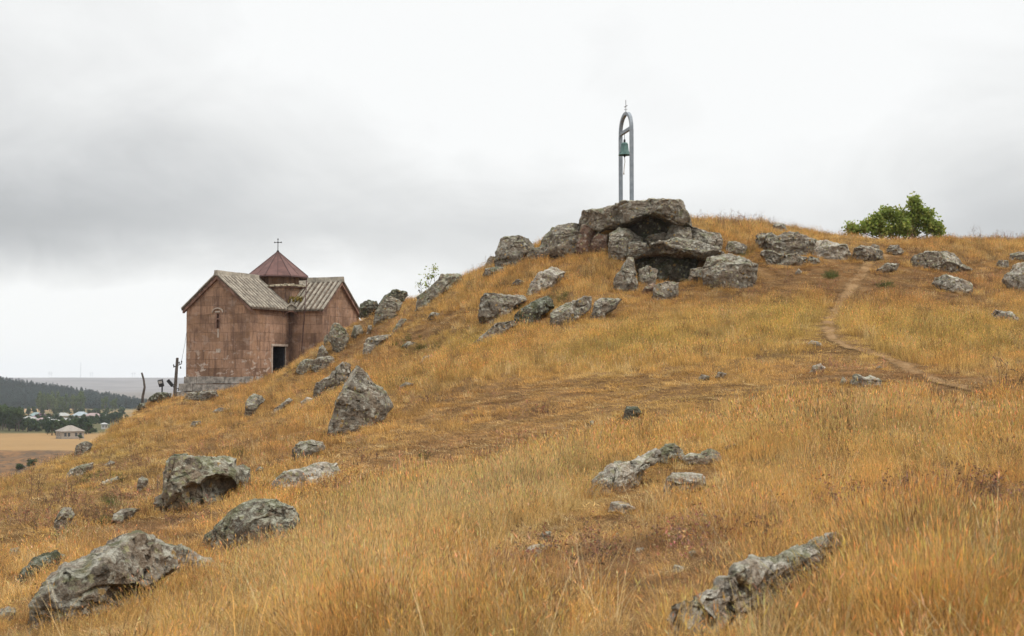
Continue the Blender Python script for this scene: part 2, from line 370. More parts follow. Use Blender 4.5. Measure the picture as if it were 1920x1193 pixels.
# worn footpath laid on the hill
PATH = [(1660, 478, 15), (1625, 502, 17), (1600, 535, 18), (1578, 565, 16), (1562, 590, 17), (1553, 612, 18), (1558, 638, 16), (1590, 655, 16), (1630, 664, 18), (1668, 676, 20), (1700, 690, 26), (1745, 712, 24), (1800, 728, 18), (1860, 742, 14)]
pw = []
for (px, py, hw) in PATH:
    d = hit(px, py); q = P(px, py, d); pw.append((q[0], q[1], hw * 1.2 / F * d))
PW = np.array(pw)
tt = np.linspace(0, len(PW) - 1, 160)
PC = np.stack([np.interp(tt, np.arange(len(PW)), PW[:, k]) for k in range(3)], 1)
for k in range(3):
    for _ in range(6): PC[1:-1, k] = (PC[:-2, k] + 2 * PC[1:-1, k] + PC[2:, k]) / 4
def path_dist(x, y):
    best = np.full(np.shape(x), 9.0)
    for i in range(0, len(PC), 2):
        best = np.minimum(best, np.hypot(x - PC[i, 0], y - PC[i, 1]) / PC[i, 2])
    return best
m_path, n, b = new_mat('path_earth', 1.0, 0.05)
g = N(n, 'ShaderNodeNewGeometry'); pos = g.outputs['Position']
c = mixc(n, ramp(n, noise(n, pos, 2.5, 6, 0.65), 0.35, 0.65), (0.20, 0.117, 0.052), (0.30, 0.19, 0.095))
c = mixc(n, ramp(n, noise(n, vmul(n, pos, (1, 3, 1)), 11, 6, 0.7), 0.52, 0.72), c, (0.42, 0.285, 0.16))
L(n, c, b.inputs['Base Color']); bump(n, b, noise(n, pos, 15, 7, 0.7), 1.0, 0.06)
at = N(n, 'ShaderNodeAttribute'); at.attribute_name = 'zone'                    # frayed edge: the earth thins out into the grass
ed = mathn(n, 'ADD', at.outputs['Fac'], mathn(n, 'MULTIPLY', mathn(n, 'SUBTRACT', noise(n, pos, 3.5, 7, 0.75), 0.5), 1.5))
tr = N(n, 'ShaderNodeBsdfTransparent'); ms = N(n, 'ShaderNodeMixShader'); L(n, ramp(n, ed, 0.22, 0.92, 1, 0.04), ms.inputs[0]); L(n, tr.outputs[0], ms.inputs[1]); L(n, b.outputs[0], ms.inputs[2])
L(n, ms.outputs[0], n.nodes['Material Output'].inputs['Surface'])
tan = np.gradient(PC[:, :2], axis=0); tan /= np.linalg.norm(tan, axis=1)[:, None]
nor = np.stack([-tan[:, 1], tan[:, 0]], 1); cols = np.linspace(-1, 1, 13)
wob = 1 + 0.35 * fbm2(np.arange(160.) , np.zeros(160), 0.15, 3, 5)
PX = PC[:, 0, None] + nor[:, 0, None] * cols * (PC[:, 2] * wob)[:, None]
PY = PC[:, 1, None] + nor[:, 1, None] * cols * (PC[:, 2] * wob)[:, None]
tag(grid_mesh('path', PX, PY, hill_z(PX, PY) + 0.03, m_path, np.repeat(np.broadcast_to(np.abs(cols), PX.shape)[..., None], 3, -1)), kind='structure')

# ------------------------------------------------------------------ rocks
ICO = {}
def ico(sub):
    if sub not in ICO:
        bm = bmesh.new(); bmesh.ops.create_icosphere(bm, subdivisions=sub, radius=1)
        ICO[sub] = (np.array([v.co[:] for v in bm.verts]), np.array([[v.index for v in f.verts] for f in bm.faces])); bm.free()
    return ICO[sub]
def poly_radius(poly, phi):
    d = np.stack([np.cos(phi), np.sin(phi)], 1); best = np.zeros(len(phi))
    for i in range(len(poly)):
        a, bb = poly[i], poly[(i + 1) % len(poly)]; e = bb - a
        den = d[:, 0] * e[1] - d[:, 1] * e[0]; den = np.where(abs(den) < 1e-9, 1e-9, den)
        t = (a[0] * e[1] - a[1] * e[0]) / den; u = (a[0] * d[:, 1] - a[1] * d[:, 0]) / den
        ok = (t > 0) & (u >= -1e-6) & (u <= 1 + 1e-6); best = np.where(ok & (t > best), t, best)
    return best
FOOT = []
def rock(label, kind, poly, thick=None, dents=(), name='boulder', depth=None, bury=0.28, box=0.72, seed=None, rough=1.0, push=0.0, maxslope=0.9, grow=1.06):
    poly = np.array(poly, float); poly = (poly - poly.mean(0)) * grow + poly.mean(0); seed = seed or int(abs(poly[:, 0].sum() * 7 + poly[:, 1].sum() * 3)) % 9973
    rg = np.random.default_rng(seed)
    x0, y0 = poly.min(0); x1, y1 = poly.max(0); hh = y1 - y0
    # where the rock meets the ground, along its width
    if depth is None:
        ds = []; xs = []
        for fx in (0.15, 0.32, 0.5, 0.68, 0.85):
            qx = x0 + fx * (x1 - x0); ys = []
            for i in range(len(poly)):
                a, bb = poly[i], poly[(i + 1) % len(poly)]
                if (a[0] - qx) * (bb[0] - qx) <= 0 and a[0] != bb[0]: ys.append(a[1] + (bb[1] - a[1]) * (qx - a[0]) / (bb[0] - a[0]))
            if not ys: continue
            d = None
            for ex in (2, 6, 12, 20, 30, 45):
                d = d or hit(qx, max(ys) + ex)
            if d: ds.append(d); xs.append(qx)
        if not ds: ds = [55.]; xs = [(x0 + x1) / 2]
        dm = float(np.median(ds)); xm = (x0 + x1) / 2
        sl = float(np.polyfit(np.array(xs) - xm, ds, 1)[0]) if len(ds) > 2 else 0.0
        lim = maxslope * dm / F; sl = max(-lim, min(lim, sl))
    else: dm, sl, xm = depth, 0.0, (x0 + x1) / 2
    wm = (x1 - x0) / F * dm; hm = hh / F * dm
    T = thick if thick else 0.42 * min(wm, 1.6 * hm) + 0.05
    dm += T * 0.55 + push
    p2 = poly.copy()
    t = np.clip((poly[:, 1] - (y0 + 0.6 * hh)) / (0.4 * hh), 0, 1); p2[:, 1] += t * hh * bury
    c = p2.mean(0); cen = np.array([(p2[:, 0].max() + p2[:, 0].min()) / 2 * .4 + c[0] * .6, c[1]])
    q = p2 - cen; cov = q.T @ q / len(q); ev, V = np.linalg.eigh(cov); S = V @ np.diag(np.sqrt(ev) * 1.41) @ V.T; Si = np.linalg.inv(S)
    qn = q @ Si
    phis = np.linspace(-math.pi, math.pi, 721); rr = poly_radius(qn, phis)
    for _ in range(5): rr = (np.roll(rr, 1) + 2 * rr + np.roll(rr, -1)) / 4
    size = max(wm, hm); pxs = max(x1 - x0, hh)
    sub = 7 if pxs > 150 else 6 if pxs > 36 else 5
    n, f = ico(sub); n = n.copy()
    # flat broken faces
    for _ in range(rg.integers(8, 13)):
        k = rg.normal(size=3); k /= np.linalg.norm(k)
        if abs(k[1]) < 0.35: k[1] = -0.6 * (1 if rg.random() < .8 else -1)
        if k[1] > 0 and rg.random() < .65: k[1] *= -1
        k /= np.linalg.norm(k); h = max(0.97 * math.sqrt(1 - k[1] ** 2), rg.uniform(0.5, 0.82))
        ex = np.maximum(0, n @ k - h); n -= ex[:, None] * k * 0.96
    ph = np.arctan2(-n[:, 2], n[:, 0]); s = np.hypot(n[:, 0], n[:, 2])
    Rr = np.interp(ph, phis, rr)
    s2 = np.clip(s, 0, 1) ** box
    uv = np.stack([np.cos(ph), np.sin(ph)], 1) * (s2 * Rr)[:, None]
    pp = uv @ S + cen
    yy = np.sign(n[:, 1]) * np.abs(n[:, 1]) ** box * T
    for (dx, dy, rx, ry, dp) in dents:
        r2 = ((pp[:, 0] - dx) / rx) ** 2 + ((pp[:, 1] - dy) / ry) ** 2
        yy += np.where(n[:, 1] < 0, dp * np.clip(1 - r2, 0, 1) ** 0.4, 0)
    D0 = dm + sl * (pp[:, 0] - xm)
    a = (pp[:, 0] - 960) / F; bb = (596.5 - pp[:, 1]) / F
    yv = math.cos(TAU) - bb * math.sin(TAU); zv = math.sin(TAU) + bb * math.cos(TAU)
    V3 = np.stack([a * D0 / yv, D0, zv * D0 / yv], 1)
    los = np.array([(xm - 960) / F, 1, 0]); los /= np.linalg.norm(los)
    V3 += yy[:, None] * los
    # fracture planes sliced off the weathered face
    for _ in range(rg.integers(6, 10)):
        k = -los * rg.uniform(.7, 1.1) + rg.normal(size=3) * np.array([.5, .3, .5]); k /= np.linalg.norm(k)
        pr_ = V3 @ k; h = np.quantile(pr_, rg.uniform(0.87, 0.97)); V3 -= np.maximum(0, pr_ - h)[:, None] * k * .97
    # broken surface
    fn = np.cross(V3[f[:, 1]] - V3[f[:, 0]], V3[f[:, 2]] - V3[f[:, 0]])
    vn = np.zeros_like(V3)
    for k in range(3): np.add.at(vn, f[:, k], fn)
    vn /= np.linalg.norm(vn, axis=1)[:, None] + 1e-12
    if vn @ los @ np.ones(len(vn)) * 0 + ((V3 - V3.mean(0)) * vn).sum() < 0: vn = -vn
    o3 = rg.uniform(0, 50, 3)
    sz = min(size, 2.2)
    disp = 0.036 * sz * fbm(V3 * (2.2 / sz) + o3, 3, 1) - 0.036 * sz * np.abs(fbm(V3 * (4.5 / sz) + o3, 3, 2)) + 0.020 * sz * fbm(V3 * (14 / sz) + o3, 3, 3)
    cr = np.abs(vnoise(V3 * (2.6 / sz) + o3 + 9, 4)); disp -= 0.045 * sz * np.clip(1 - cr / 0.10, 0, 1) ** 1.5
    led = fbm(np.stack([V3[:, 0] * .6, V3[:, 1] * .6, V3[:, 2] * 3.4], 1) / sz * 1.6 + o3 + 4, 3, 6); disp += 0.013 * sz * np.tanh(led * 6)
    rid = 1 - np.abs(fbm(V3 * (5.5 / sz) + o3 + 2, 3, 7)) * 7; disp -= 0.016 * sz * np.clip(rid, 0, 1)
    if sub >= 7: disp += 0.010 * sz * fbm(V3 * (45 / sz) + o3, 3, 5)
    V3 = V3 + vn * (disp * rough)[:, None]
    org = np.array([*V3[:, :2].mean(0), V3[:, 2].min()])
    me = bpy.data.meshes.new(name)
    me.vertices.add(len(V3)); me.vertices.foreach_set('co', (V3 - org).ravel())
    me.loops.add(f.size); me.loops.foreach_set('vertex_index', f.ravel().astype(np.int32))
    me.polygons.add(len(f)); me.polygons.foreach_set('loop_start', np.arange(0, f.size, 3, dtype=np.int32))
    me.update(); me.validate(); me.polygons.foreach_set('use_smooth', np.ones(len(f), bool))
    me.materials.append(RM[kind])
    o = bpy.data.objects.new(name, me); COL.objects.link(o); o.location = org
    tag(o, label, 'rock' if name != 'stone' else 'stone', 'rocks on the grassy hillside')
    ax = np.array([(x1 - x0) / F * dm, sl * (x1 - x0)]); la = np.linalg.norm(ax)
    cxy = P(xm, y1, dm)[:2]
    FOOT.append((cxy[0], cxy[1], ax[0] / la, ax[1] / la, la / 2 * 0.92, T * 0.8))
    return o
# ---- summit tor round the hollow, under the bell frame
rock("broad weathered cap slab overhanging a dark recess, topmost under the bell frame", 'grey', [(1156,386),(1172,380),(1206,382),(1215,377),(1243,375),(1277,376),(1283,392),(1291,411),(1295,426),(1280,431),(1262,425),(1248,414),(1230,409),(1210,410),(1190,414),(1178,422),(1164,425)], 1.7, [], depth=58.3, bury=0, box=0.6, seed=31)
rock("dark stained stone set back under the cap slab", 'dark', [(1170,404),(1230,400),(1292,404),(1294,462),(1240,470),(1178,470)], 0.5, depth=59.6, bury=0)  # dark colour paints in the shadow below the overhang
rock("blunt pier of rock carrying the right end of the cap slab", 'grey', [(1248,446),(1256,426),(1268,417),(1292,420),(1299,444),(1292,464),(1262,468)], 0.9, depth=58.5, bury=0)
rock("low ledge of rock at the back of the recess under the cap slab", 'grey', [(1206,452),(1222,440),(1246,436),(1262,446),(1262,466),(1212,468)], 0.5, depth=58.9, bury=0)
rock("square-edged slab jutting left from the cap rock, below the frame's left post", 'grey', [(1089,421),(1093,396),(1118,394),(1133,389),(1160,382),(1170,396),(1170,422),(1152,430),(1122,438),(1103,428)], 0.9, [], depth=58.9, bury=0)
rock("reddish upright boulder left of the hollow, beneath the jutting slab", 'red', [(1078,470),(1084,440),(1091,422),(1116,422),(1122,437),(1112,456),(1110,476),(1085,480)], 0.7, depth=None)
rock("small rounded reddish-brown boulder tucked under the jutting slab", 'red', [(1104,462),(1112,446),(1121,438),(1138,442),(1139,466),(1125,476),(1108,476)], 0.5, depth=None)
rock("pale-stained block supporting the cap rock above the orange grass", 'grey', [(1140,482),(1143,438),(1160,428),(1182,432),(1205,446),(1214,466),(1190,484)], 0.8, depth=None)
rock("long lintel slab roofing the dark rock shelter", 'grey', [(1175,459),(1205,456),(1222,462),(1241,454),(1268,449),(1300,455),(1331,465),(1354,475),(1348,492),(1322,494),(1308,488),(1268,483),(1237,482),(1190,488),(1177,486)], 2.1, [], depth=57.7, bury=0, box=0.6, name='rock_slab')
rock("stepped slab at the right end of the lintel", 'grey', [(1285,440),(1296,425),(1330,434),(1350,436),(1356,450),(1353,474),(1330,468),(1290,456)], 0.9, depth=58.8, bury=0)
rock("leaning wedge pillar at the left of the dark shelter", 'grey', [(1145,552),(1150,522),(1164,502),(1178,484),(1188,484),(1192,518),(1198,538),(1188,552),(1165,558)], 0.75, depth=55.2)
rock("added rock closing the back of the rock shelter, coloured dark as its shade", 'dark', [(1180,476),(1260,474),(1336,478),(1338,520),(1326,538),(1255,542),(1184,540)], 0.5, depth=58.6, bury=0)  # added backing rock, its dark colour blackens the shaded opening
rock("narrow inner stone just inside the shelter's left side", 'grey', [(1198,550),(1199,505),(1215,498),(1233,508),(1228,545),(1215,552)], 0.4, depth=56.8)
rock("stone half hidden in grass inside the shelter's right side", 'grey', [(1290,525),(1294,505),(1318,501),(1324,525)], 0.4, depth=57.0, name='stone')
rock("low pale stone lying in front of the shelter mouth", 'grey', [(1216,562),(1228,536),(1250,527),(1273,530),(1271,554),(1240,564)], 0.5, name='stone')
rock("small reddish stone at the foot of the wedge pillar", 'red', [(1198,550),(1210,538),(1226,530),(1231,540),(1219,557)], 0.35, name='stone')
rock("large angular boulder at the right of the dark shelter", 'grey', [(1323,542),(1320,507),(1330,484),(1352,475),(1370,473),(1394,483),(1419,498),(1418,532),(1395,545),(1350,547)], 0.95, [(1332,485,4,9,.25)], depth=56.0, seed=41)
# ---- left end of the tor, against the sky
rock("upright square boulder at the left end of the summit outcrop", 'grey', [(929,496),(930,470),(937,448),(950,444),(974,444),(991,448),(1000,460),(1000,470),(984,480),(978,494),(955,504)], 0.85, [(944,492,18,6,.5)])
rock("small block wedged against the left of the square skyline boulder", 'grey', [(908,503),(913,487),(920,481),(930,483),(931,496),(922,503)], 0.35, depth=None)
rock("low split stone under the square skyline boulder", 'grey', [(905,515),(910,503),(923,501),(947,500),(952,511),(927,519)], 0.4, name='stone')
rock("big sloping-shouldered boulder between the square boulder and the reddish one", 'grey', [(1006,472),(1014,462),(1022,445),(1036,428),(1051,425),(1070,419),(1090,418),(1096,450),(1080,478),(1047,481),(1019,478)], 1.0, [(1060,450,6,4,.3)])
rock("low pitted slab at the foot of the sloping-shouldered boulder", 'grey', [(980,484),(998,466),(1020,463),(1024,481),(1000,491)], 0.45)
# ---- band of rocks across the middle slope
rock("slanting boulder with a pale crest below the left end of the outcrop", 'pale', [(980,552),(1001,522),(1015,509),(1034,502),(1060,511),(1050,525),(1040,538),(1007,552)], 0.6)
rock("pale knobbly rock wall at the left of the middle band", 'grey', [(899,600),(900,560),(912,548),(931,551),(947,553),(984,551),(988,564),(971,574),(945,594),(908,608)], 0.7)
rock("black mossy boulder in the centre of the middle band", 'dark', [(963,606),(966,590),(985,575),(1004,562),(1026,555),(1036,562),(1037,579),(1014,592),(1004,610),(974,613)], 0.6)
rock("low rock ramp running down left of the black mossy boulder", 'grey', [(874,645),(904,628),(931,605),(963,601),(969,610),(952,622),(925,638),(890,652)], 0.45)
rock("flat-topped grey block right of the black mossy boulder", 'grey', [(1030,612),(1032,587),(1036,576),(1064,568),(1093,558),(1106,558),(1105,577),(1080,597),(1053,616)], 0.65)
rock("pale-capped block at the right end of the middle band", 'grey', [(1101,602),(1116,568),(1131,559),(1166,561),(1153,578),(1136,590),(1131,606),(1113,608)], 0.5)
rock("tilted dark boulder with green sapling growing beside it on the skyline", 'moss', [(778,578),(782,554),(812,532),(828,517),(862,513),(866,526),(850,541),(828,555),(812,572)], 0.8)
rock("grey faced boulder on the skyline, right of the church", 'moss', [(701,602),(704,584),(722,559),(733,556),(754,568),(744,590),(720,604)], 0.6)
rock("dark mossy ledge crowning the grey faced skyline boulder", 'dark', [(706,572),(722,554),(738,545),(770,548),(756,564),(730,566)], 0.6)
rock("blackish mossy lump beside the church's right eave", 'dark', [(671,588),(676,570),(690,563),(707,565),(711,577),(700,589)], 0.5)
rock("long low rock emerging from orange grass below the skyline boulders", 'grey', [(677,665),(681,644),(687,635),(709,631),(737,627),(713,650),(690,664)], 0.5)
rock("thin dark rib of rock leading up to the skyline boulders", 'moss', [(729,628),(741,611),(752,597),(762,600),(750,617),(738,630)], 0.3, name='stone')
rock("small upright stone in orange grass right of the standing boulder", 'grey', [(687,626),(690,609),(697,611),(697,628)], 0.25, name='stone')
rock("nearly buried flat stone in the tall orange grass mid slope", 'grey', [(781,684),(795,669),(817,664),(814,674),(790,685)], 0.3, name='stone')
# ---- beside the church
rock("dark standing boulder on a narrow foot right of the church", 'moss', [(624,652),(616,635),(618,623),(625,608),(635,609),(648,618),(655,630),(654,641),(648,652),(645,668),(634,664)], 0.55, bury=0.1, seed=5)
rock("small stone leaning on the left of the standing boulder", 'moss', [(606,642),(608,632),(614,627),(619,640),(615,648)], 0.25, name='stone')
rock("grey lichen-covered block below the standing boulder", 'grey', [(585,690),(589,676),(598,670),(613,668),(626,669),(629,679),(615,691),(604,698)], 0.55)
rock("rough stone between the church wall and the standing boulder", 'grey', [(594,668),(599,651),(605,647),(612,658),(622,668),(606,674)], 0.35)
rock("low mossy mound of rock in front of the church wall", 'moss', [(554,694),(562,680),(575,673),(590,675),(590,694),(570,700)], 0.5)
# ---- pointed boulder and its neighbours
rock("tall pointed boulder with a green mossy peak, middle left of the slope", 'grey', [(608,826),(613,797),(629,760),(645,726),(656,692),(667,685),(681,695),(702,721),(724,737),(734,762),(714,782),(671,806),(628,830)], 0.75, [(672,752,5,3,.15)], seed=21, rough=0.55)
rock("sloping ridge of rock behind the pointed boulder", 'grey', [(578,750),(594,718),(617,706),(630,689),(642,681),(663,682),(664,700),(652,725),(621,738),(594,746)], 0.6)
rock("small pale stone at the foot of the sloping ridge", 'pale', [(564,754),(575,745),(587,747),(583,760),(568,761)], 0.25, name='stone')
rock("thumb-shaped boulder in grass left of the pointed boulder", 'grey', [(454,800),(460,757),(474,740),(491,744),(495,752),(481,768),(467,792)], 0.45)
rock("thin slanting stone between the thumb-shaped and pointed boulders", 'grey', [(505,782),(516,766),(542,746),(548,751),(530,767)], 0.25, name='stone')
rock("grassy pale stone below the pointed boulder", 'grey', [(549,874),(550,844),(563,828),(583,825),(604,832),(609,843),(589,848),(578,863)], 0.4)
# ---- lower left
rock("big table-topped boulder with pitted overhanging crest, lower left", 'moss', [(312,985),(308,930),(312,903),(315,866),(327,857),(354,855),(389,858),(420,856),(440,862),(442,884),(440,912),(410,938),(367,952),(335,985)], 0.8, [(408,912,36,24,.5),(362,925,18,26,.3)], seed=12, bury=0.2)
rock("small mossy lump on the left shoulder of the table-topped boulder", 'dark', [(316,872),(319,858),(328,852),(352,852),(348,862),(330,876)], 0.3, depth=None, name='stone')
rock("rough low stone beside the table-topped boulder's left foot", 'grey', [(286,960),(290,935),(305,927),(314,950),(300,966)], 0.3)
rock("crumbly mossy rock against the table-topped boulder's right side", 'moss', [(438,920),(440,879),(455,872),(469,879),(472,907),(455,922)], 0.35)
rock("long pale boulder with a flat bright crest and pitted dark face", 'pale', [(507,948),(508,912),(517,897),(541,884),(574,878),(602,871),(628,873),(637,890),(629,904),(602,910),(572,916),(563,937),(557,950),(524,952)], 0.5, seed=33)
rock("rounded dome boulder with green lichen on top, lower left", 'moss', [(398,1030),(402,990),(433,958),(465,943),(496,938),(520,941),(550,952),(561,966),(558,977),(550,992),(548,1020),(520,1034),(454,1038)], 0.6, seed=3)
rock("low stone at the left foot of the dome boulder", 'grey', [(368,1030),(385,1002),(400,994),(402,1032)], 0.25)
rock("massive low boulder sprawling in the lower left corner", 'grey', [(44,1180),(48,1150),(56,1126),(83,1099),(106,1082),(118,1069),(142,1061),(162,1046),(172,1030),(209,1014),(233,1002),(260,997),(290,1005),(318,1021),(340,1028),(338,1062),(310,1084),(266,1120),(218,1152),(146,1184),(60,1188)], 0.75, [(238,1100,44,18,.3),(125,1074,7,6,.15),(90,1158,11,7,.15)], seed=52, grow=1.0, rough=0.8, maxslope=1.5)
rock("pale flaky tail of rock running right from the massive low boulder", 'pale', [(318,1060),(322,1026),(340,1021),(372,1039),(400,1049),(422,1068),(400,1080),(354,1082)], 0.3)
rock("dark mossy rib with a pale green crest at the left edge", 'dark', [(4,1126),(15,1106),(44,1067),(61,1047),(81,1040),(106,1032),(120,1045),(115,1062),(93,1060),(71,1085),(37,1096)], 0.4)
rock("ridged grey stone on the left slope above the mossy rib", 'grey', [(99,1000),(103,976),(118,955),(133,954),(139,964),(133,978),(118,994)], 0.35)
rock("shallow ledge of rock left of the table-topped boulder", 'grey', [(205,990),(213,965),(230,954),(250,952),(266,956),(245,970),(228,984)], 0.3)
rock("grey stone cut by the left edge at the bottom", 'grey', [(-25,1164),(-5,1149),(15,1140),(29,1146),(24,1162),(6,1176)], 0.3)
rock("small flat stone near the left edge", 'moss', [(10,1047),(20,1030),(35,1026),(40,1036),(26,1047)], 0.2, name='stone')
rock("rugged stone low on the left skyline slope", 'grey', [(118,896),(131,880),(151,873),(174,868),(172,883),(141,896)], 0.4)
rock("thin pale outcrop on the left slope", 'pale', [(176,915),(191,903),(221,893),(224,899),(199,909)], 0.3, name='stone')
rock("round grey stone between the thin pale outcrop and the table-topped boulder", 'grey', [(256,922),(258,900),(266,893),(278,899),(274,915)], 0.3, name='stone')
rock("grey boulder on the left skyline above the valley field", 'grey', [(136,856),(143,836),(160,828),(171,832),(168,849),(151,855)], 0.45)
rock("small dark stone on the skyline below the crooked post", 'dark', [(256,766),(262,756),(272,757),(274,768)], 0.3, name='stone')
rock("dark rocks showing under the floodlight", 'dark', [(276,748),(290,738),(305,735),(320,739),(316,750),(296,752)], 0.4)
rock("flat footing stones below the church plinth", 'grey', [(342,748),(352,736),(380,732),(404,733),(410,742),(380,750)], 0.35)
rock("pale corner stone at the end of the church plinth", 'pale', [(456,716),(460,704),(472,702),(476,712),(468,720)], 0.3, name='stone')
# ---- right plateau edge
rock("big overhanging boulder with a shadowed notch, right of the shelter", 'grey', [(1410,462),(1414,438),(1424,432),(1450,434),(1456,441),(1480,434),(1494,435),(1508,442),(1529,450),(1531,474),(1490,480),(1450,478),(1433,472)], 0.9, [(1424,458,12,18,.7)])
rock("layered low slab under the overhanging boulder", 'grey', [(1422,490),(1430,472),(1445,469),(1459,475),(1497,476),(1514,483),(1508,497),(1430,497)], 0.6, name='rock_slab')
rock("small flat stone at the right end of the layered slab", 'grey', [(1506,496),(1518,480),(1536,484),(1542,496)], 0.3, name='stone')
rock("pale boulder butting against the overhanging boulder's right end", 'pale', [(1525,476),(1532,451),(1550,450),(1573,456),(1588,459),(1594,475),(1587,486),(1547,487)], 0.7)
rock("low pale boulder beside the top of the footpath", 'grey', [(1596,486),(1602,467),(1614,461),(1634,464),(1653,471),(1657,485),(1622,490)], 0.6)
rock("small stone behind the low pale boulder at the path top", 'grey', [(1626,468),(1637,457),(1649,460),(1651,468)], 0.35, name='stone')
rock("rounded stone on the right side of the path top", 'grey', [(1658,472),(1669,460),(1684,461),(1694,472),(1681,480)], 0.45, name='stone')
rock("broad low whaleback boulder right of the path", 'grey', [(1694,494),(1707,482),(1736,473),(1774,469),(1792,478),(1818,500),(1797,510),(1739,506)], 0.8)
rock("flat stone sunk in the grass just right of the path", 'grey', [(1638,507),(1663,492),(1686,495),(1680,506),(1652,513)], 0.35, name='stone')
rock("jagged pale and black stone alone in the right hand grass", 'pale', [(1746,533),(1754,520),(1774,514),(1797,523),(1823,532),(1823,547),(1803,551),(1777,545)], 0.5, seed=17)
rock("bright pale boulder cut by the right edge", 'pale', [(1880,526),(1902,498),(1922,494),(1952,505),(1958,548),(1920,546),(1890,534)], 0.6)
rock("small half-buried stone left of the bright edge boulder", 'grey', [(1860,501),(1873,489),(1891,488),(1892,501)], 0.3, name='stone')
rock("low grey stone at the right edge above the bright boulder", 'grey', [(1890,488),(1894,475),(1911,472),(1932,474),(1934,490)], 0.4, name='stone')
rock("pale slab in yellow grass at the right edge", 'pale', [(1858,588),(1867,580),(1897,587),(1916,597),(1908,605),(1870,600)], 0.35, name='rock_slab')
rock("low stone on the skyline half hidden by tall weeds", 'grey', [(1444,432),(1452,419),(1470,418),(1478,432),(1460,437)], 0.4, name='stone')
rock("low stone in grass between the shelter and the overhanging boulder", 'grey', [(1358,470),(1366,454),(1380,453),(1400,462),(1397,476),(1368,478)], 0.45)
rock("tiny white stone on the bare ground below the overhanging boulder", 'pale', [(1489,513),(1497,504),(1504,509),(1499,515)], 0.12, name='stone')
rock("white stone beside the bend of the footpath", 'pale', [(1516,697),(1524,686),(1538,681),(1548,690),(1532,700)], 0.25, name='stone')
rock("jagged white rock below the bend of the footpath", 'pale', [(1594,720),(1601,701),(1621,707),(1631,704),(1652,715),(1660,725),(1641,731),(1621,728)], 0.4)
rock("small white stone just left of the jagged white rock", 'pale', [(1572,722),(1580,707),(1589,715),(1583,726)], 0.2, name='stone')
rock("flat pale stone left of the footpath bend", 'pale', [(1508,648),(1522,639),(1542,642),(1540,650)], 0.2, name='stone')
rock("little stone on the path's edge above the jagged white rock", 'grey', [(1638,692),(1649,685),(1657,690)], 0.15, name='stone')
rock("grey stone, left of a pair on the short brown grass", 'grey', [(1306,713),(1315,702),(1330,706),(1328,716)], 0.2, name='stone')
rock("grey stone, right of a pair on the short brown grass", 'grey', [(1338,709),(1347,697),(1362,701),(1351,711)], 0.2, name='stone')
rock("dark stone in a grass hollow mid slope", 'dark', [(1166,784),(1175,763),(1195,763),(1203,774),(1190,788)], 0.3, name='stone')
rock("pale stone by dark tufts on the short brown grass", 'grey', [(1398,757),(1407,746),(1417,752),(1408,759)], 0.2, name='stone')
rock("small stone left in the bare hollow mid slope", 'grey', [(1100,799),(1105,790),(1115,788),(1114,799)], 0.15, name='stone')
# ---- middle right outcrop
rock("ridged outcrop slanting up through golden grass, centre right", 'pale', [(1103,938),(1120,903),(1138,882),(1150,871),(1175,869),(1197,859),(1223,847),(1232,853),(1228,869),(1207,882),(1197,904),(1173,911),(1147,924),(1130,934)], 0.6, seed=77, push=-0.45, maxslope=1.6, grow=1.18)
rock("rounded lichen-green boulder at the head of the ridged outcrop", 'moss', [(1231,868),(1237,847),(1250,836),(1263,835),(1278,845),(1279,862),(1263,870)], 0.3, grow=1.2)
rock("low pale rocks at the right end of the ridged outcrop", 'pale', [(1281,860),(1297,851),(1313,852),(1330,841),(1342,848),(1349,860),(1330,869),(1297,871)], 0.3, grow=1.2)
rock("squat stone in front of the ridged outcrop", 'pale', [(1248,922),(1257,898),(1265,891),(1297,890),(1313,892),(1319,909),(1297,918),(1272,920)], 0.35, push=-0.2, grow=1.2)
rock("white-tipped stone below the ridged outcrop", 'pale', [(1140,957),(1147,941),(1173,944),(1190,952),(1182,962)], 0.22, name='stone')
rock("flat grey stone in golden grass right of the ridged outcrop", 'grey', [(1348,845),(1365,835),(1380,833),(1374,844)], 0.18, name='stone')
# ---- foreground right
rock("long mottled rock spine in tall grass, lower right foreground", 'pale', [(1262,1215),(1268,1159),(1281,1138),(1296,1121),(1319,1113),(1341,1101),(1371,1088),(1382,1073),(1412,1054),(1424,1061),(1450,1055),(1461,1043),(1476,1036),(1491,1030),(1517,1015),(1544,1008),(1561,1012),(1567,1026),(1560,1052),(1521,1076),(1484,1104),(1474,1118),(1409,1138),(1358,1152),(1337,1180),(1310,1215)], 0.33, [(1452,1100,10,8,.1),(1330,1158,9,14,.12)], seed=14, maxslope=2.2, bury=0.2, grow=1.14, push=-0.15)
rock("little rounded stone in red-brown grass, upper of a pair", 'grey', [(1005,1018),(1015,1001),(1031,996),(1039,1006),(1035,1018)], 0.14, name='stone')
rock("little flat stone in red-brown grass, lower of a pair", 'pale', [(986,1040),(990,1026),(1011,1022),(1027,1025),(1016,1040)], 0.14, name='stone')
rock("small rounded stone just above the long rock spine", 'grey', [(1284,1050),(1292,1035),(1304,1034),(1310,1044)], 0.12, name='stone')
rock("pebble-like stone left of the long rock spine", 'pale', [(1259,1073),(1265,1060),(1283,1064),(1278,1076)], 0.1, name='stone')
rock("half-hidden stone in red-brown grass above the rock spine", 'grey', [(1184,1042),(1194,1027),(1208,1028),(1202,1042)], 0.12, name='stone')
rock("thin pale ledge in tall grass at the right edge", 'pale', [(1809,1006),(1824,985),(1857,984),(1883,977),(1928,970),(1930,992),(1864,1006)], 0.22)
rock("small pale stone on the brown slope, bottom centre", 'pale', [(874,1032),(884,1015),(894,1012),(897,1024)], 0.1, name='stone')

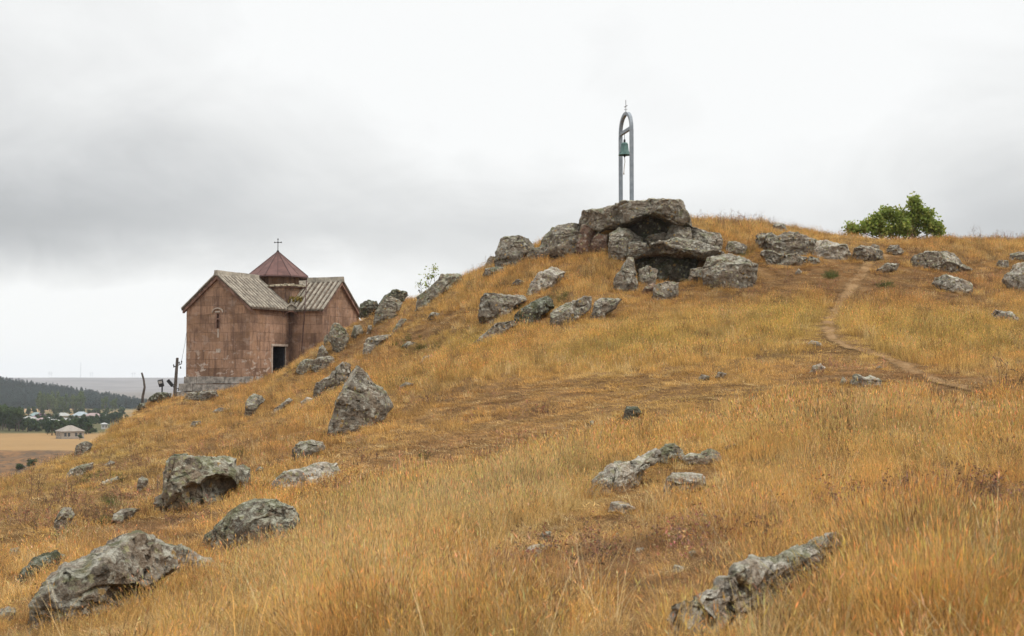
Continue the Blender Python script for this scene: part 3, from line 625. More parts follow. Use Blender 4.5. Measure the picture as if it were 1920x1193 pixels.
rock("small grey stone in the grass between the thumb-shaped boulder and the valley", 'grey', [(352,800),(362,790),(376,790),(378,801)], 0.25, name='stone')
rock("flat lichen stone on the slope below the church plinth", 'grey', [(398,772),(412,764),(430,766),(426,776)], 0.3, name='stone')
rock("little stone between the table-topped boulder and the pale flat-crested one", 'grey', [(476,884),(486,875),(498,878),(494,888)], 0.2, name='stone')
rock("small pale stone on the left slope below the skyline boulder", 'pale', [(196,872),(206,864),(216,866),(212,875)], 0.2, name='stone')
rock("half-buried stone right of the pointed boulder", 'grey', [(748,726),(760,716),(776,719),(770,731)], 0.3, name='stone')
rock("mossy stone low on the left crest, just right of the standing boulder", 'moss', [(658,628),(664,612),(676,610),(682,622),(670,634)], 0.4)
rock("broken stone beside the long low rock on the left crest", 'grey', [(752,650),(764,640),(782,642),(776,656)], 0.3, name='stone')
rock("small grey stone under the tilted dark boulder", 'grey', [(800,596),(810,586),(824,588),(820,600)], 0.3, name='stone')
rock("low stone in orange grass under the square skyline boulder", 'grey', [(958,534),(968,524),(984,526),(978,538)], 0.3, name='stone')
# ------------------------------------------------------------------ church
def masonry(name, dark, light, pale_amt=0.5):
    m, n, b = new_mat(name, 0.95, 0.1)
    uv = N(n, 'ShaderNodeUVMap'); tco = N(n, 'ShaderNodeTexCoord'); ob = tco.outputs['Object']
    wv = N(n, 'ShaderNodeVectorMath', operation='ADD'); L(n, uv.outputs[0], wv.inputs[0])
    wn = N(n, 'ShaderNodeVectorMath', operation='SCALE'); wn.inputs['Scale'].default_value = 0.05
    L(n, noise(n, ob, 1.6, 3, 0.5, 0, 1), wn.inputs[0]); L(n, wn.outputs[0], wv.inputs[1])
    cols = []
    for (bw, rh, off) in ((0.95, 0.62, 0.37), (0.60, 0.62, 0.61)):
        br = N(n, 'ShaderNodeTexBrick'); br.offset = off; br.squash = 0.7; br.squash_frequency = 3
        L(n, wv.outputs[0], br.inputs['Vector']); br.inputs['Scale'].default_value = 1
        br.inputs['Brick Width'].default_value = bw; br.inputs['Row Height'].default_value = rh
        br.inputs['Mortar Size'].default_value = 0.012; br.inputs['Mortar Smooth'].default_value = 0.4; br.inputs['Bias'].default_value = -0.1
        br.inputs['Color1'].default_value = (0, 0, 0, 1); br.inputs['Color2'].default_value = (1, 1, 1, 1); br.inputs['Mortar'].default_value = (0.5, 0.5, 0.5, 1)
        cols.append(br)
    tone = mixc(n, 0.35, cols[0].outputs['Color'], cols[1].outputs['Color'])
    mort = cols[0].outputs['Fac']
    n1 = noise(n, ob, 0.55, 5, 0.6); n2 = noise(n, ob, 4.0, 8, 0.7); n3 = noise(n, vmul(n, ob, (3.0, 3.0, 0.45)), 1.3, 6, 0.65, 0.3)
    t = mathn(n, 'ADD', mathn(n, 'MULTIPLY', tone, 0.62), mathn(n, 'MULTIPLY', ramp(n, n1, 0.3, 0.7), 0.28))
    t = mathn(n, 'ADD', t, mathn(n, 'MULTIPLY', ramp(n, n2, 0.3, 0.7), 0.22))
    c = mixc(n, t, dark, light)
    c = mixc(n, mathn(n, 'MULTIPLY', ramp(n, noise(n, vmul(n, ob, (1, 1, 1), (7, 1, 3)), 0.9, 5, 0.65), 0.45, 0.62), 0.5), c, mixc(n, t, (0.15, 0.082, 0.045), (0.42, 0.255, 0.15)))
    c = mixc(n, mathn(n, 'MULTIPLY', mort, 0.20), c, [k * 0.75 for k in dark])
    c = mixc(n, mathn(n, 'MULTIPLY', ramp(n, n3, 0.48, 0.64), 0.55), c, (0.085, 0.052, 0.045))      # soot and rain streaks
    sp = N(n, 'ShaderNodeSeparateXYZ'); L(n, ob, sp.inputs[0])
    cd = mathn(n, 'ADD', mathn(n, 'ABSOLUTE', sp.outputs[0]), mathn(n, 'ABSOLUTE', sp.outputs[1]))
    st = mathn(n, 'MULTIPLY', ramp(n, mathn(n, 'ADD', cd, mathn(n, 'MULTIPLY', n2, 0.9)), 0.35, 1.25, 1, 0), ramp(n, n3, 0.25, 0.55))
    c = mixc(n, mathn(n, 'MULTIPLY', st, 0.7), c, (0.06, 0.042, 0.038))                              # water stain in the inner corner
    lo = ramp(n, sp.outputs[2], 0.4, 3.4, 1, 0)
    pl = mathn(n, 'MULTIPLY', ramp(n, noise(n, vmul(n, ob, (1, 1, 1.6), (2, 5, 1)), 1.5, 7, 0.7, 0.5), 0.54, 0.62), mathn(n, 'MULTIPLY', mathn(n, 'ADD', lo, 0.2), pale_amt))
    c = mixc(n, pl, c, (0.44, 0.36, 0.30))                                                          # flaked plaster
    L(n, c, b.inputs['Base Color'])
    h = mathn(n, 'SUBTRACT', n2, mathn(n, 'MULTIPLY', mort, 0.7)); bump(n, b, h, 0.8, 0.05)
    return m
m_tuff = masonry('tuff_masonry', (0.105, 0.064, 0.044), (0.43, 0.268, 0.180), 1.1)
m_plinth = plain('plinth_stone', (0.27, 0.245, 0.215), 0.95, 0.1, 0, 0.45, 3.5)
m_tile, n, b = new_mat('stone_tiles', 0.95, 0.1)
g = N(n, 'ShaderNodeTexCoord'); ob = g.outputs['Object']
c = mixc(n, ramp(n, noise(n, ob, 2.2, 7, 0.68), 0.36, 0.64), (0.20, 0.178, 0.146), (0.385, 0.345, 0.28))
c = mixc(n, mathn(n, 'MULTIPLY', ramp(n, noise(n, vmul(n, ob, (1, 1, 1), (4, 4, 1)), 6, 7, 0.7), 0.55, 0.68), 0.75), c, (0.10, 0.075, 0.05))
L(n, c, b.inputs['Base Color']); bump(n, b, noise(n, ob, 9, 6, 0.7), 0.6, 0.03)
m_tileg = plain('tile_channels', (0.105, 0.08, 0.06), 0.95, 0.1, 0, 0.5, 4)
m_tile2 = plain('mossy_tiles', (0.27, 0.23, 0.165), 0.95, 0.1, 0, 0.45, 5)
m_dome = plain('red_roof_metal', (0.118, 0.060, 0.052), 0.65, 0.25, 0.0, 0.25, 1.6)
m_seam = plain('red_roof_seams', (0.07, 0.034, 0.03), 0.6, 0.3, 0.0, 0.2, 3)
m_cornice = plain('cornice_stone', (0.19, 0.115, 0.088), 0.95, 0.1, 0, 0.4, 3)
m_iron = plain('black_iron', (0.02, 0.019, 0.02), 0.6, 0.4, 0.4, 0.2, 9)
m_palestone = plain('pale_stone', (0.40, 0.33, 0.27), 0.95, 0.1, 0, 0.25, 5)
m_dark = plain('dark_timber', (0.03, 0.032, 0.038), 0.8, 0.2, 0, 0.3, 6)
m_pipe = plain('rusty_pipe', (0.06, 0.03, 0.026), 0.7, 0.3, 0, 0.3, 8)
m_rmoss = plain('roof_moss', (0.16, 0.12, 0.03), 1, 0.05, 0, 0.6, 7)

CX, CY = -15.793875, 101.0
U = np.array([0.89011459, -0.45573678]); Vv = np.array([0.45573678, 0.89011459])
CL, CW, CL2, CW2 = 4.58, 5.50, 2.79, 4.33
EZ, R1, R2, Z0 = 5.36, 7.50, 7.33, -1.2
church = empty('church', (CX, CY, 0), math.atan2(U[1], U[0]))
tag(church, "small red-brown stone church with gabled tile roofs and a pointed dome", 'church')
def to_local(p):
    d = np.array(p[:2]) - (CX, CY); return Vector((d @ U, d @ Vv, p[2]))
def uv_mesh(name, polys, mat, parent):
    """polys: (list of 3-D points, horizontal direction) - UVs in metres along the wall"""
    v = []; f = []; uvs = []
    for (pp, hd, off) in polys:
        n0 = len(v); v += [tuple(p) for p in pp]; f.append(tuple(range(n0, len(v))))
        uvs += [(p[0] * hd[0] + p[1] * hd[1] + off, p[2] + 2) for p in pp]
    o = mesh_obj(name, v, f, mat, parent)
    ul = o.data.uv_layers.new(name='UVMap')
    for i, l in enumerate(o.data.loops): ul.data[i].uv = uvs[l.vertex_index]
    return o
def gable(fn, x0, x1, zr, slit=None):
    """fn maps (along, z) to a point"""
    xm = (x0 + x1) / 2; zt = lambda x: EZ + (zr - EZ) * (1 - abs(x - xm) / abs(x1 - xm)) - 0.02
    if not slit: return [[fn(x0, Z0), fn(x1, Z0), fn(x1, EZ), fn(xm, zr - .02), fn(x0, EZ)]]
    a, bq, s0, s1 = slit
    return [[fn(x0, Z0), fn(a, Z0), fn(a, zt(a)), fn(x0, EZ)], [fn(bq, Z0), fn(x1, Z0), fn(x1, EZ), fn(bq, zt(bq))],
            [fn(a, Z0), fn(bq, Z0), fn(bq, s0), fn(a, s0)], [fn(a, s1), fn(bq, s1), fn(bq, zt(bq)), fn(xm, zr - .02), fn(a, zt(a))]]
W = []
for q in gable(lambda x, z: (x, -CL, z), -CW, 0, R1, (-CW / 2 - .09, -CW / 2 + .09, 3.85, 4.85)): W.append((q, (1, 0), 0.3))
for q in gable(lambda y, z: (CL2, y, z), 0, CW2, R2): W.append((q, (0, 1), 0.0))
for q in gable(lambda x, z: (x, CW2 + CL, z), 0, -CW, R1): W.append((q, (1, 0), 0.0))
for q in gable(lambda y, z: (-CW - CL2 + .4, y, z), CW2, 0, R2): W.append((q, (0, 1), 0.0))
D0, D1, DZ0, DZ1 = -2.03, -0.42, 0.35, 2.62           # doorway in the wall beside the inner corner
sx = lambda y, z: (0, y, z)
for q in ([sx(-CL, Z0), sx(D0, Z0), sx(D0, EZ), sx(-CL, EZ)], [sx(D1, Z0), sx(0, Z0), sx(0, EZ), sx(D1, EZ)],
          [sx(D0, DZ1), sx(D1, DZ1), sx(D1, EZ), sx(D0, EZ)], [sx(D0, Z0), sx(D1, Z0), sx(D1, DZ0), sx(D0, DZ0)]): W.append((q, (0, 1), 0.5))
W.append(([(0, 0, Z0), (CL2, 0, Z0), (CL2, 0, EZ), (0, 0, EZ)], (1, 0), 0.2))
W.append(([(-CW, 0, Z0), (-CW, -CL, Z0), (-CW, -CL, EZ), (-CW, 0, EZ)], (0, 1), 0))
W.append(([(-CW - CL2 + .4, 0, Z0), (-CW, 0, Z0), (-CW, 0, EZ), (-CW - CL2 + .4, 0, EZ)], (1, 0), 0))
W.append(([(0, CW2, Z0), (0, CW2 + CL, Z0), (0, CW2 + CL, EZ), (0, CW2, EZ)], (0, 1), 0))
W.append(([(CL2, CW2, Z0), (0, CW2, Z0), (0, CW2, EZ), (CL2, CW2, EZ)], (1, 0), 0))
W.append(([(-CW, CW2, Z0), (-CW - CL2 + .4, CW2, Z0), (-CW - CL2 + .4, CW2, EZ), (-CW, CW2, EZ)], (1, 0), 0))
W.append(([(-CW, CW2 + CL, Z0), (-CW, CW2, Z0), (-CW, CW2, EZ), (-CW, CW2 + CL, EZ)], (0, 1), 0))
wall = uv_mesh('wall', W, m_tuff, church)
TZ = 6.86                                               # crossing block under the drum
T = [([(-CW, 0, EZ - .5), (0, 0, EZ - .5), (0, 0, TZ), (-CW, 0, TZ)], (1, 0), .1), ([(0, .002, EZ - .5), (0, CW2, EZ - .5), (0, CW2, TZ), (0, .002, TZ)], (0, 1), .4),
     ([(0, CW2, EZ - .5), (-CW, CW2, EZ - .5), (-CW, CW2, TZ), (0, CW2, TZ)], (1, 0), 0), ([(-CW, CW2, EZ - .5), (-CW, 0, EZ - .5), (-CW, 0, TZ), (-CW, CW2, TZ)], (0, 1), 0)]
uv_mesh('crossing_block', T, m_tuff, church)
# arm roofs
def arm_roof(o, ax, side, length, hw, zr, parent, seed):
    """o: gable-end point on the ridge line; ax: unit vector inwards along the ridge; side: unit vector across"""
    o = Vector(o); ax = Vector(ax); side = Vector(side); up = Vector((0, 0, 1)); rg = random.Random(seed)
    sl = (zr - EZ) / hw; oh = 0.27; ga = -0.24
    base = MB(); ribs = MB(); edge = MB()
    for sgn in (-1, 1):
        s = side * sgn
        def pt(a, t, h): return o + ax * a + s * t + up * (zr - sl * t - o.z + h)
        t1 = hw + oh
        base.hexa([pt(ga, 0.0, -.02), pt(length, 0.0, -.02), pt(length, t1, -.02), pt(ga, t1, -.02)],
                  [pt(ga, 0, .12), pt(length, 0, .12), pt(length, t1, .12), pt(ga, t1, .12)])
        nr = max(3, int(round((length - ga) / 0.41))); st = (length - ga) / nr
        for k in range(nr + 1):
            a = ga + st * k + (0.07 if k == 0 else -0.07 if k == nr else rg.uniform(-.015, .015))
            for q in range(2):                          # overlapping cover tiles down each rib
                ta, tb = t1 * q / 2, t1 * (q + 1) / 2 + (.04 if q < 1 else .02)
                j = rg.uniform(-.006, .006); hh = .185 + rg.uniform(-.006, .006)
                w0 = .10
                ribs.hexa([pt(a - w0 + j, ta, .11), pt(a + w0 + j, ta, .11), pt(a + w0 + j, tb, .11), pt(a - w0 + j, tb, .11)],
                          [pt(a - .075 + j, ta, hh), pt(a + .075 + j, ta, hh), pt(a + .075 + j, tb, hh + .02), pt(a - .075 + j, tb, hh + .02)])
        # verge course up the gable and cornice under the eave
        edge.hexa([pt(ga + .05, 0, -.26), pt(.02, 0, -.26), pt(.02, t1 - .06, -.26), pt(ga + .05, t1 - .06, -.26)],
                  [pt(ga + .05, 0, -.022), pt(.02, 0, -.022), pt(.02, t1 - .06, -.022), pt(ga + .05, t1 - .06, -.022)])
        e0 = o + ax * .021 + s * (hw + .002); e1 = o + ax * length + s * (hw + .002)
        q0 = e0 + s * .15; q1 = e1 + s * .15
        z = lambda p, h: Vector((p.x, p.y, h))
        edge.hexa([z(e0, EZ - .22), z(e1, EZ - .22), z(q1, EZ - .22), z(q0, EZ - .22)], [z(e0, EZ - .02), z(e1, EZ - .02), z(q1, EZ - .13), z(q0, EZ - .13)])
    rf = base.build('roof', m_tileg, parent)
    ribs.build('tile_ribs', m_tile, rf)
    rd = MB()
    nr = max(2, int((length - ga) / .7))
    for k in range(nr):
        a0 = ga - .02 + (length - ga) * k / nr; a1 = ga - .02 + (length - ga) * (k + 1) / nr - .02
        hh = .34 + rg.uniform(-.015, .015)
        c = lambda a, s, h: o + ax * a + side * s + up * (zr - o.z + h)
        rd.hexa([c(a0, -.20, -.02), c(a1, -.20, -.02), c(a1, .20, -.02), c(a0, .20, -.02)], [c(a0, -.13, hh), c(a1, -.13, hh), c(a1, .13, hh), c(a0, .13, hh)])
    rd.build('ridge_cap', m_tile, rf)
    edge.build('cornice', m_cornice, parent)
arm_roof((-CW / 2, -CL, EZ), (0, 1, 0), (1, 0, 0), CL, CW / 2, R1, church, 1)
arm_roof((CL2, CW2 / 2, EZ), (-1, 0, 0), (0, 1, 0), CL2, CW2 / 2, R2, church, 2)
arm_roof((-CW / 2, CW2 + CL, EZ), (0, -1, 0), (1, 0, 0), CL, CW / 2, R1, church, 3)
arm_roof((-CW - CL2 + .4, CW2 / 2, EZ), (1, 0, 0), (0, 1, 0), CL2 - .4, CW2 / 2, R2, church, 4)
# crossing cornice with a skirt of tiles
OX, OY = -CW / 2 + .10, CW2 / 2 - .05
mb = MB()
def frustum(mb, x0, x1, y0, y1, z0, xa, xb, ya, yb, z1):
    mb.hexa([(x0, y0, z0), (x1, y0, z0), (x1, y1, z0), (x0, y1, z0)], [(xa, ya, z1), (xb, ya, z1), (xb, yb, z1), (xa, yb, z1)])
frustum(mb, -CW - .16, .16, -.16, CW2 + .16, TZ, -CW - .2, .2, -.2, CW2 + .2, TZ + .1)
mb.build('crossing_cornice', m_cornice, church)
mb = MB(); frustum(mb, -CW - .24, .24, -.24, CW2 + .24, TZ + .1, -CW + 1.1, -1.1, 1.0, CW2 - 1.0, TZ + .34)
rg = random.Random(4)
for k in range(11):
    x = -CW + .1 + k * (CW - .2) / 10
    for (ya, yb) in ((-.27, .55), (CW2 + .27, CW2 - .55)):
        mb.hexa([(x - .1, ya, TZ + .12), (x + .1, ya, TZ + .12), (x + .1, yb, TZ + .16), (x - .1, yb, TZ + .16)], [(x - .06, ya, TZ + .20 + rg.uniform(-.02, .03)), (x + .06, ya, TZ + .20), (x + .06, yb, TZ + .32), (x - .06, yb, TZ + .32)])
for k in range(9):
    y = .1 + k * (CW2 - .2) / 8
    for (xa, xb) in ((.27, -.55), (-CW - .27, -CW + .55)):
        mb.hexa([(xa, y - .1, TZ + .12), (xa, y + .1, TZ + .12), (xb, y + .1, TZ + .2), (xb, y - .1, TZ + .16)], [(xa, y - .06, TZ + .20 + rg.uniform(-.02, .03)), (xa, y + .06, TZ + .20), (xb, y + .06, TZ + .32), (xb, y - .06, TZ + .32)])
mb.build('crossing_roof', m_tile2, church)
# drum and pointed roof
facing = math.atan2(-(math.cos(math.atan((520 - 960) / F))), -math.sin(math.atan((520 - 960) / F))) - math.atan2(U[1], U[0])
oct_a = [facing + R(22.5) + k * R(45) for k in range(8)]
ring = lambda r, z: [(OX + r * math.cos(a), OY + r * math.sin(a), z) for a in oct_a]
DR, RB, APZ = 1.66, 2.36, 9.72
polys = []
for k in range(8):
    a, bq = ring(DR, TZ)[k], ring(DR, TZ)[(k + 1) % 8]
    ln = math.dist(a, bq); d = ((bq[0] - a[0]) / ln, (bq[1] - a[1]) / ln)
    polys.append(([a, bq, (*bq[:2], 7.86), (*a[:2], 7.86)], d, k * .37))
uv_mesh('drum', polys, m_tuff, church)
mb = MB()
r0, r1, r2 = ring(RB, 7.74), ring(RB, 7.83), ring(DR - .1, 7.84)
ap = (OX, OY, APZ)
mb.add(r0 + r1 + [ap] + ring(DR - .2, 7.76), [(k, (k + 1) % 8, 8 + (k + 1) % 8, 8 + k) for k in range(8)] + [(8 + k, 8 + (k + 1) % 8, 16) for k in range(8)] + [((k + 1) % 8, k, 17 + k, 17 + (k + 1) % 8) for k in range(8)])
dome = mb.build('dome_roof', m_dome, church)
sm = MB()
for k in range(8):
    sm.tube([r1[k], ap], .04, 6)
    mid = tuple((r1[k][i] + r1[(k + 1) % 8][i]) / 2 for i in range(3)); sm.tube([tuple(mid[i] * .98 + ap[i] * .02 for i in range(3)), ap], .022, 5)
    sm.tube([r0[k], r0[(k + 1) % 8]], .06, 6)
sm.build('roof_seams', m_seam, dome)
# cross on the apex
mb = MB(); czz = APZ
mb.lathe([(.09, -.06), (.10, .02), (.03, .10)], (OX, OY, czz), 10)
mb.tube([(OX, OY, czz), (OX, OY, czz + .88)], .026, 8)
ru = Vector((math.cos(-math.atan2(U[1], U[0]) - R(9)), math.sin(-math.atan2(U[1], U[0]) - R(9)), 0))
cc = Vector((OX, OY, czz + .66)); mb.tube([cc - ru * .24, cc + ru * .24], .024, 8)
for e in (cc - ru * .25, cc + ru * .25, Vector((OX, OY, czz + .9))):
    mb.lathe([(.01, -.055), (.042, -.03), (.052, 0), (.042, .03), (.01, .055)], e, 10)
mb.lathe([(.01, -.07), (.05, -.03), (.05, .03), (.01, .07)], cc, 10)
mb.build('cross', m_iron, church, smooth=True)
# doorway, frame, leaf
mb = MB()
def slab(x0, x1, y0, y1, z0, z1, mb=mb): mb.hexa([(x0, y0, z0), (x1, y0, z0), (x1, y1, z0), (x0, y1, z0)], [(x0, y0, z1), (x1, y0, z1), (x1, y1, z1), (x0, y1, z1)])
slab(-.12, .03, D0 - .10, D0 + .04, DZ0 - .3, DZ1 + .02); slab(-.12, .05, D0 - .16, D1 + .16, DZ1 + .02, DZ1 + .17); slab(-.07, -.004, D1 - .03, D1 + .02, DZ0 - .3, DZ1 + .018)
fr = mb.build('door_frame', m_palestone, church)
mb = MB(); slab(-1.2, -.10, D1 - .10, D1 - .04, DZ0 - .2, DZ1 - .02, mb); mb.build('door', m_dark, church)
# slit window with its pale hood
mb = MB()
wx = -CW / 2
slab(wx - .19, wx - .092, -CL - .02, -CL + .4, 3.80, 4.90, mb); slab(wx + .092, wx + .19, -CL - .02, -CL + .4, 3.80, 4.90, mb)
slab(wx - .28, wx + .28, -CL - .015, -CL + .1, 4.45, 4.52, mb)
win = mb.build('window', m_cornice, church)
mb = MB()
mb.tube([(wx + .46 * math.cos(R(180 - 18 * k)), -CL - .04, 4.92 + .30 * math.sin(R(18 * k))) for k in range(11)], .055, 6); slab(wx - .22, wx + .22, -CL - .05, -CL + .02, 4.93, 5.03, mb)
mb.build('window_hood', m_palestone, win)
mb = MB(); slab(wx - .10, wx + .28, -CL - .03, -CL + .02, 2.15, 2.42, mb); mb.build('pale_stone', m_palestone, church)
mb = MB(); slab(wx - .02, wx + .12, -CL - .025, -CL + .02, 3.2, 3.78, mb); mb.build('window_sill', m_palestone, win)
# little gabled hood over the inner corner, with an arched niche
hd = MB(); dg = Vector((1, -1, 0)).normalized(); dp = Vector((1, 1, 0)).normalized(); upv = Vector((0, 0, 1))
def hp(f, s, z): return dg * f + dp * s + upv * z
for sg in (-1, 1):
    q = [hp(-.3, 0, 5.62), hp(.72, 0, 5.62), hp(.72, sg * .62, 5.20), hp(-.3, sg * .62, 5.20)]
    hd.hexa(q, [p + upv * .12 for p in q])
hd.add([hp(.60, -.5, 5.2), hp(.60, .5, 5.2), hp(.60, 0, 5.6), hp(.3, -.5, 5.2), hp(.3, .5, 5.2), hp(.3, 0, 5.6)], [(0, 1, 2), (3, 5, 4), (0, 3, 4, 1)])
hd.tube([hp(.66, 0, 5.70), hp(.66, 0, 6.0)], [.07, .03], 6)
hood = hd.build('corner_hood', m_tile, church)
ar = MB(); ar.tube([hp(.50, .5 * math.cos(R(180 - 15 * k)), 4.72 + .42 * math.sin(R(15 * k))) for k in range(13)], .075, 6)
ar.build('arch', m_cornice, hood)
mo = MB(); rg = random.Random(8)
for k in range(60):
    p = Vector((rg.uniform(-.1, .75), rg.uniform(-.2, .75), 5.75 + rg.uniform(0, .35)))
    mo.tube([p, p + Vector((rg.uniform(-.12, .12), rg.uniform(-.12, .12), rg.uniform(.1, .3)))], [.05, .01], 4)
mo.build('roof_weeds', m_rmoss, church)
# conductor pipe from the dome to the ground
mb = MB()
mb.tube([to_local(P(575, 526, 101.6)), to_local(P(572, 571, 99.6)), to_local(P(567, 640, 99.75)), to_local(P(563, 690, 99.85))], .035, 6)
mb.build('drain_pipe', m_pipe, church)
# plinth blocks
mb = MB(); rg = random.Random(3)
for (z0, z1, out) in ((.02, .50, .10), (-.5, -.0, .34), (-1.0, -.52, .55)):
    x = -CW - out
    while x < out:
        ln = min(rg.uniform(.9, 1.7), out - x + .0001)
        if out - x - ln < .5: ln = out - x
        o2 = out + rg.uniform(-.04, .04); slab(x + .012, x + ln - .012, -CL - o2, -CL + .3, z0 + rg.uniform(0, .02), z1 + rg.uniform(-.05, .03), mb); x += ln
    y = -CL - out + .32
    while y < -CL + 2.0:
        ln = rg.uniform(.9, 1.3); slab(.02, out + rg.uniform(-.03, .03), y + .32, y + ln + .3, z0, z1 + rg.uniform(-.03, .03), mb) if z1 > 0.2 else None
        slab(-CW - out, -CW - .02, y + .32, y + ln + .3, z0, z1 + rg.uniform(-.03, .03), mb); y += ln
mb.build('plinth', m_plinth, church)

# ------------------------------------------------------------------ bell frame and bell
m_steel, n, b = new_mat('grey_blue_paint', 0.55, 0.35)
g = N(n, 'ShaderNodeTexCoord'); ob = g.outputs['Object']
c = mixc(n, ramp(n, noise(n, ob, 3, 6, 0.65), 0.35, 0.65), (0.16, 0.185, 0.21), (0.235, 0.262, 0.29))
c = mixc(n, mathn(n, 'MULTIPLY', ramp(n, noise(n, vmul(n, ob, (4, 4, 1)), 5, 6, 0.7), 0.62, 0.72), 0.6), c, (0.13, 0.075, 0.05))
L(n, c, b.inputs['Base Color'])
m_verdi, n, b = new_mat('verdigris_bronze', 0.6, 0.35)
g = N(n, 'ShaderNodeTexCoord'); ob = g.outputs['Object']
c = mixc(n, ramp(n, noise(n, vmul(n, ob, (1, 1, .6)), 7, 7, 0.7), 0.35, 0.65), (0.045, 0.10, 0.09), (0.115, 0.20, 0.18))
L(n, c, b.inputs['Base Color'])
m_rope = plain('old_rope', (0.33, 0.28, 0.22), 0.95, 0.05, 0, 0.3, 20)
m_zinc = plain('galvanised_rod', (0.36, 0.37, 0.38), 0.5, 0.4, 0.3, 0.2, 10)
pl = P(1164, 383, 62.4); pr = P(1184.5, 384, 60.7)
zl, zr_ = hill_z(pl[0], pl[1]) - .3, hill_z(pr[0], pr[1]) - .6
bc = np.array([(pl[0] + pr[0]) / 2, (pl[1] + pr[1]) / 2]); dirv = np.array([pr[0] - pl[0], pr[1] - pl[1]]); half = np.linalg.norm(dirv) / 2; dirv /= 2 * half
bz = P(1174, 383, 61.55)[2]
frame = empty('bell_stand', (bc[0], bc[1], bz), math.atan2(dirv[1], dirv[0]))
tag(frame, "tall grey-blue steel arch frame standing on the rocks, topped by a thin cross", 'bell frame')
zt = P(1174, 250, 61.55)[2] - bz                         # springing of the arch
zb = P(1171, 246, 61.55)[2] - bz
za = P(1173, 214, 61.55)[2] - bz
def post(x, zlow):
    mb = MB(); mb.hexa([(x - .07, -.075, zlow), (x + .07, -.075, zlow), (x + .07, .075, zlow), (x - .07, .075, zlow)], [(x - .07, -.075, zt), (x + .07, -.075, zt), (x + .07, .075, zt), (x - .07, .075, zt)])
    return mb
post(-half, zl - bz).build('post', m_steel, frame); post(half, zr_ - bz).build('post', m_steel, frame)
mb = MB(); na = 20; prev = None
for k in range(na + 1):
    t = math.pi * k / na; x = -math.cos(t) * half; zz_ = zt + .003 + (za - zt) * (math.sin(t) ** .85)
    nx, nz = -math.cos(t), math.sin(t) * .9 + .1
    l = math.hypot(nx, nz); nx /= l; nz /= l
    ringp = [(x - nx * .07, -.07, zz_ - nz * .07), (x + nx * .07, -.07, zz_ + nz * .07), (x + nx * .07, .07, zz_ + nz * .07), (x - nx * .07, .07, zz_ - nz * .07)]
    if prev: mb.add(prev + ringp, [(0, 1, 5, 4), (1, 2, 6, 5), (2, 3, 7, 6), (3, 0, 4, 7)])
    prev = ringp
mb.build('arch', m_steel, frame)
mb = MB(); mb.hexa([(-half + .073, -.06, zb - .07), (half - .073, -.06, zb - .07), (half - .073, .06, zb - .07), (-half + .073, .06, zb - .07)], [(-half + .073, -.06, zb + .07), (half - .073, -.06, zb + .07), (half - .073, .06, zb + .07), (-half + .073, .06, zb + .07)])
mb.build('crossbar', m_steel, frame)
mb = MB(); mb.tube([(0, 0, za), (0, 0, za + .60)], .018, 6)
mb.tube([(-.16, -.02, za + .34), (.16, .02, za + .34)], .018, 6); mb.tube([(-.06, -.05, za + .2), (.06, .05, za + .2)], .016, 6)
for (x, z) in ((-.16, .34), (.16, .34), (0, .60)): mb.lathe([(.005, -.03), (.026, 0), (.005, .03)], (x, 0, za + z), 8)
mb.build('cross', m_zinc, frame)
bp = P(1171, 268, 61.6)
bell = empty('bell', (bp[0], bp[1], bp[2]), 0)
tag(bell, "green weathered bronze bell hanging inside the steel arch frame", 'bell')
BS = 295 - 268; BS = BS / F * 61.6 * .86
mb = MB(); prof = [(.0, -.0), (.30, -.0), (.36, -.08), (.40, -.22), (.43, -.40), (.46, -.60), (.52, -.78), (.62, -.92), (.70, -1.0), (.68, -1.02), (.60, -1.0), (.50, -.80), (.40, -.4), (.2, -.15)]
mb.lathe([(r * BS * .78 * .52 / .546, z * BS) for r, z in prof], (0, 0, 0), 28)
for z in (-.14, -.80):
    r = .385 if z > -.5 else .535
    mb.lathe([(r * BS * .74, z * BS - .012), (r * BS * .74 + .012, z * BS), (r * BS * .74, z * BS + .012)], (0, 0, 0), 28)
mb.build('bell_body', m_verdi, bell, smooth=True)
mb = MB(); tilt = math.atan2(dirv[1], dirv[0]); ca, sa = math.cos(tilt), math.sin(tilt)
ztop = frame.location.z + zb - .07 - bp[2]
for sx_ in (-.07, .07): mb.tube([(sx_ * ca, sx_ * sa, -.01), (sx_ * ca, sx_ * sa, .10), (sx_ * .4 * ca, sx_ * .4 * sa, .14)], .03, 6)
mb.tube([(0, 0, 0), (0, 0, .13)], .045, 8); mb.tube([(0, 0, .1), (0, 0, ztop + .02)], .013, 6)
mb.build('hanger', m_iron, bell)
mb = MB(); mb.tube([(0, 0, -.2), (0, 0, -BS - .05)], .018, 6); mb.lathe([(.01, -.08), (.05, -.03), (.05, .02), (.01, .07)], (0, 0, -BS - .03), 10)
cl = mb.build('clapper', m_iron, bell)
mb = MB(); mb.tube([(0, 0, -BS - .1), (.015, 0, -BS - .3), (-.02, 0, -BS - .55), (-.035, 0, -BS - .80)], .017, 6); mb.lathe([(.008, -.07), (.032, -.02), (.01, .05)], (-.035, 0, -BS - .80), 8)
mb.build('rope', m_rope, cl)

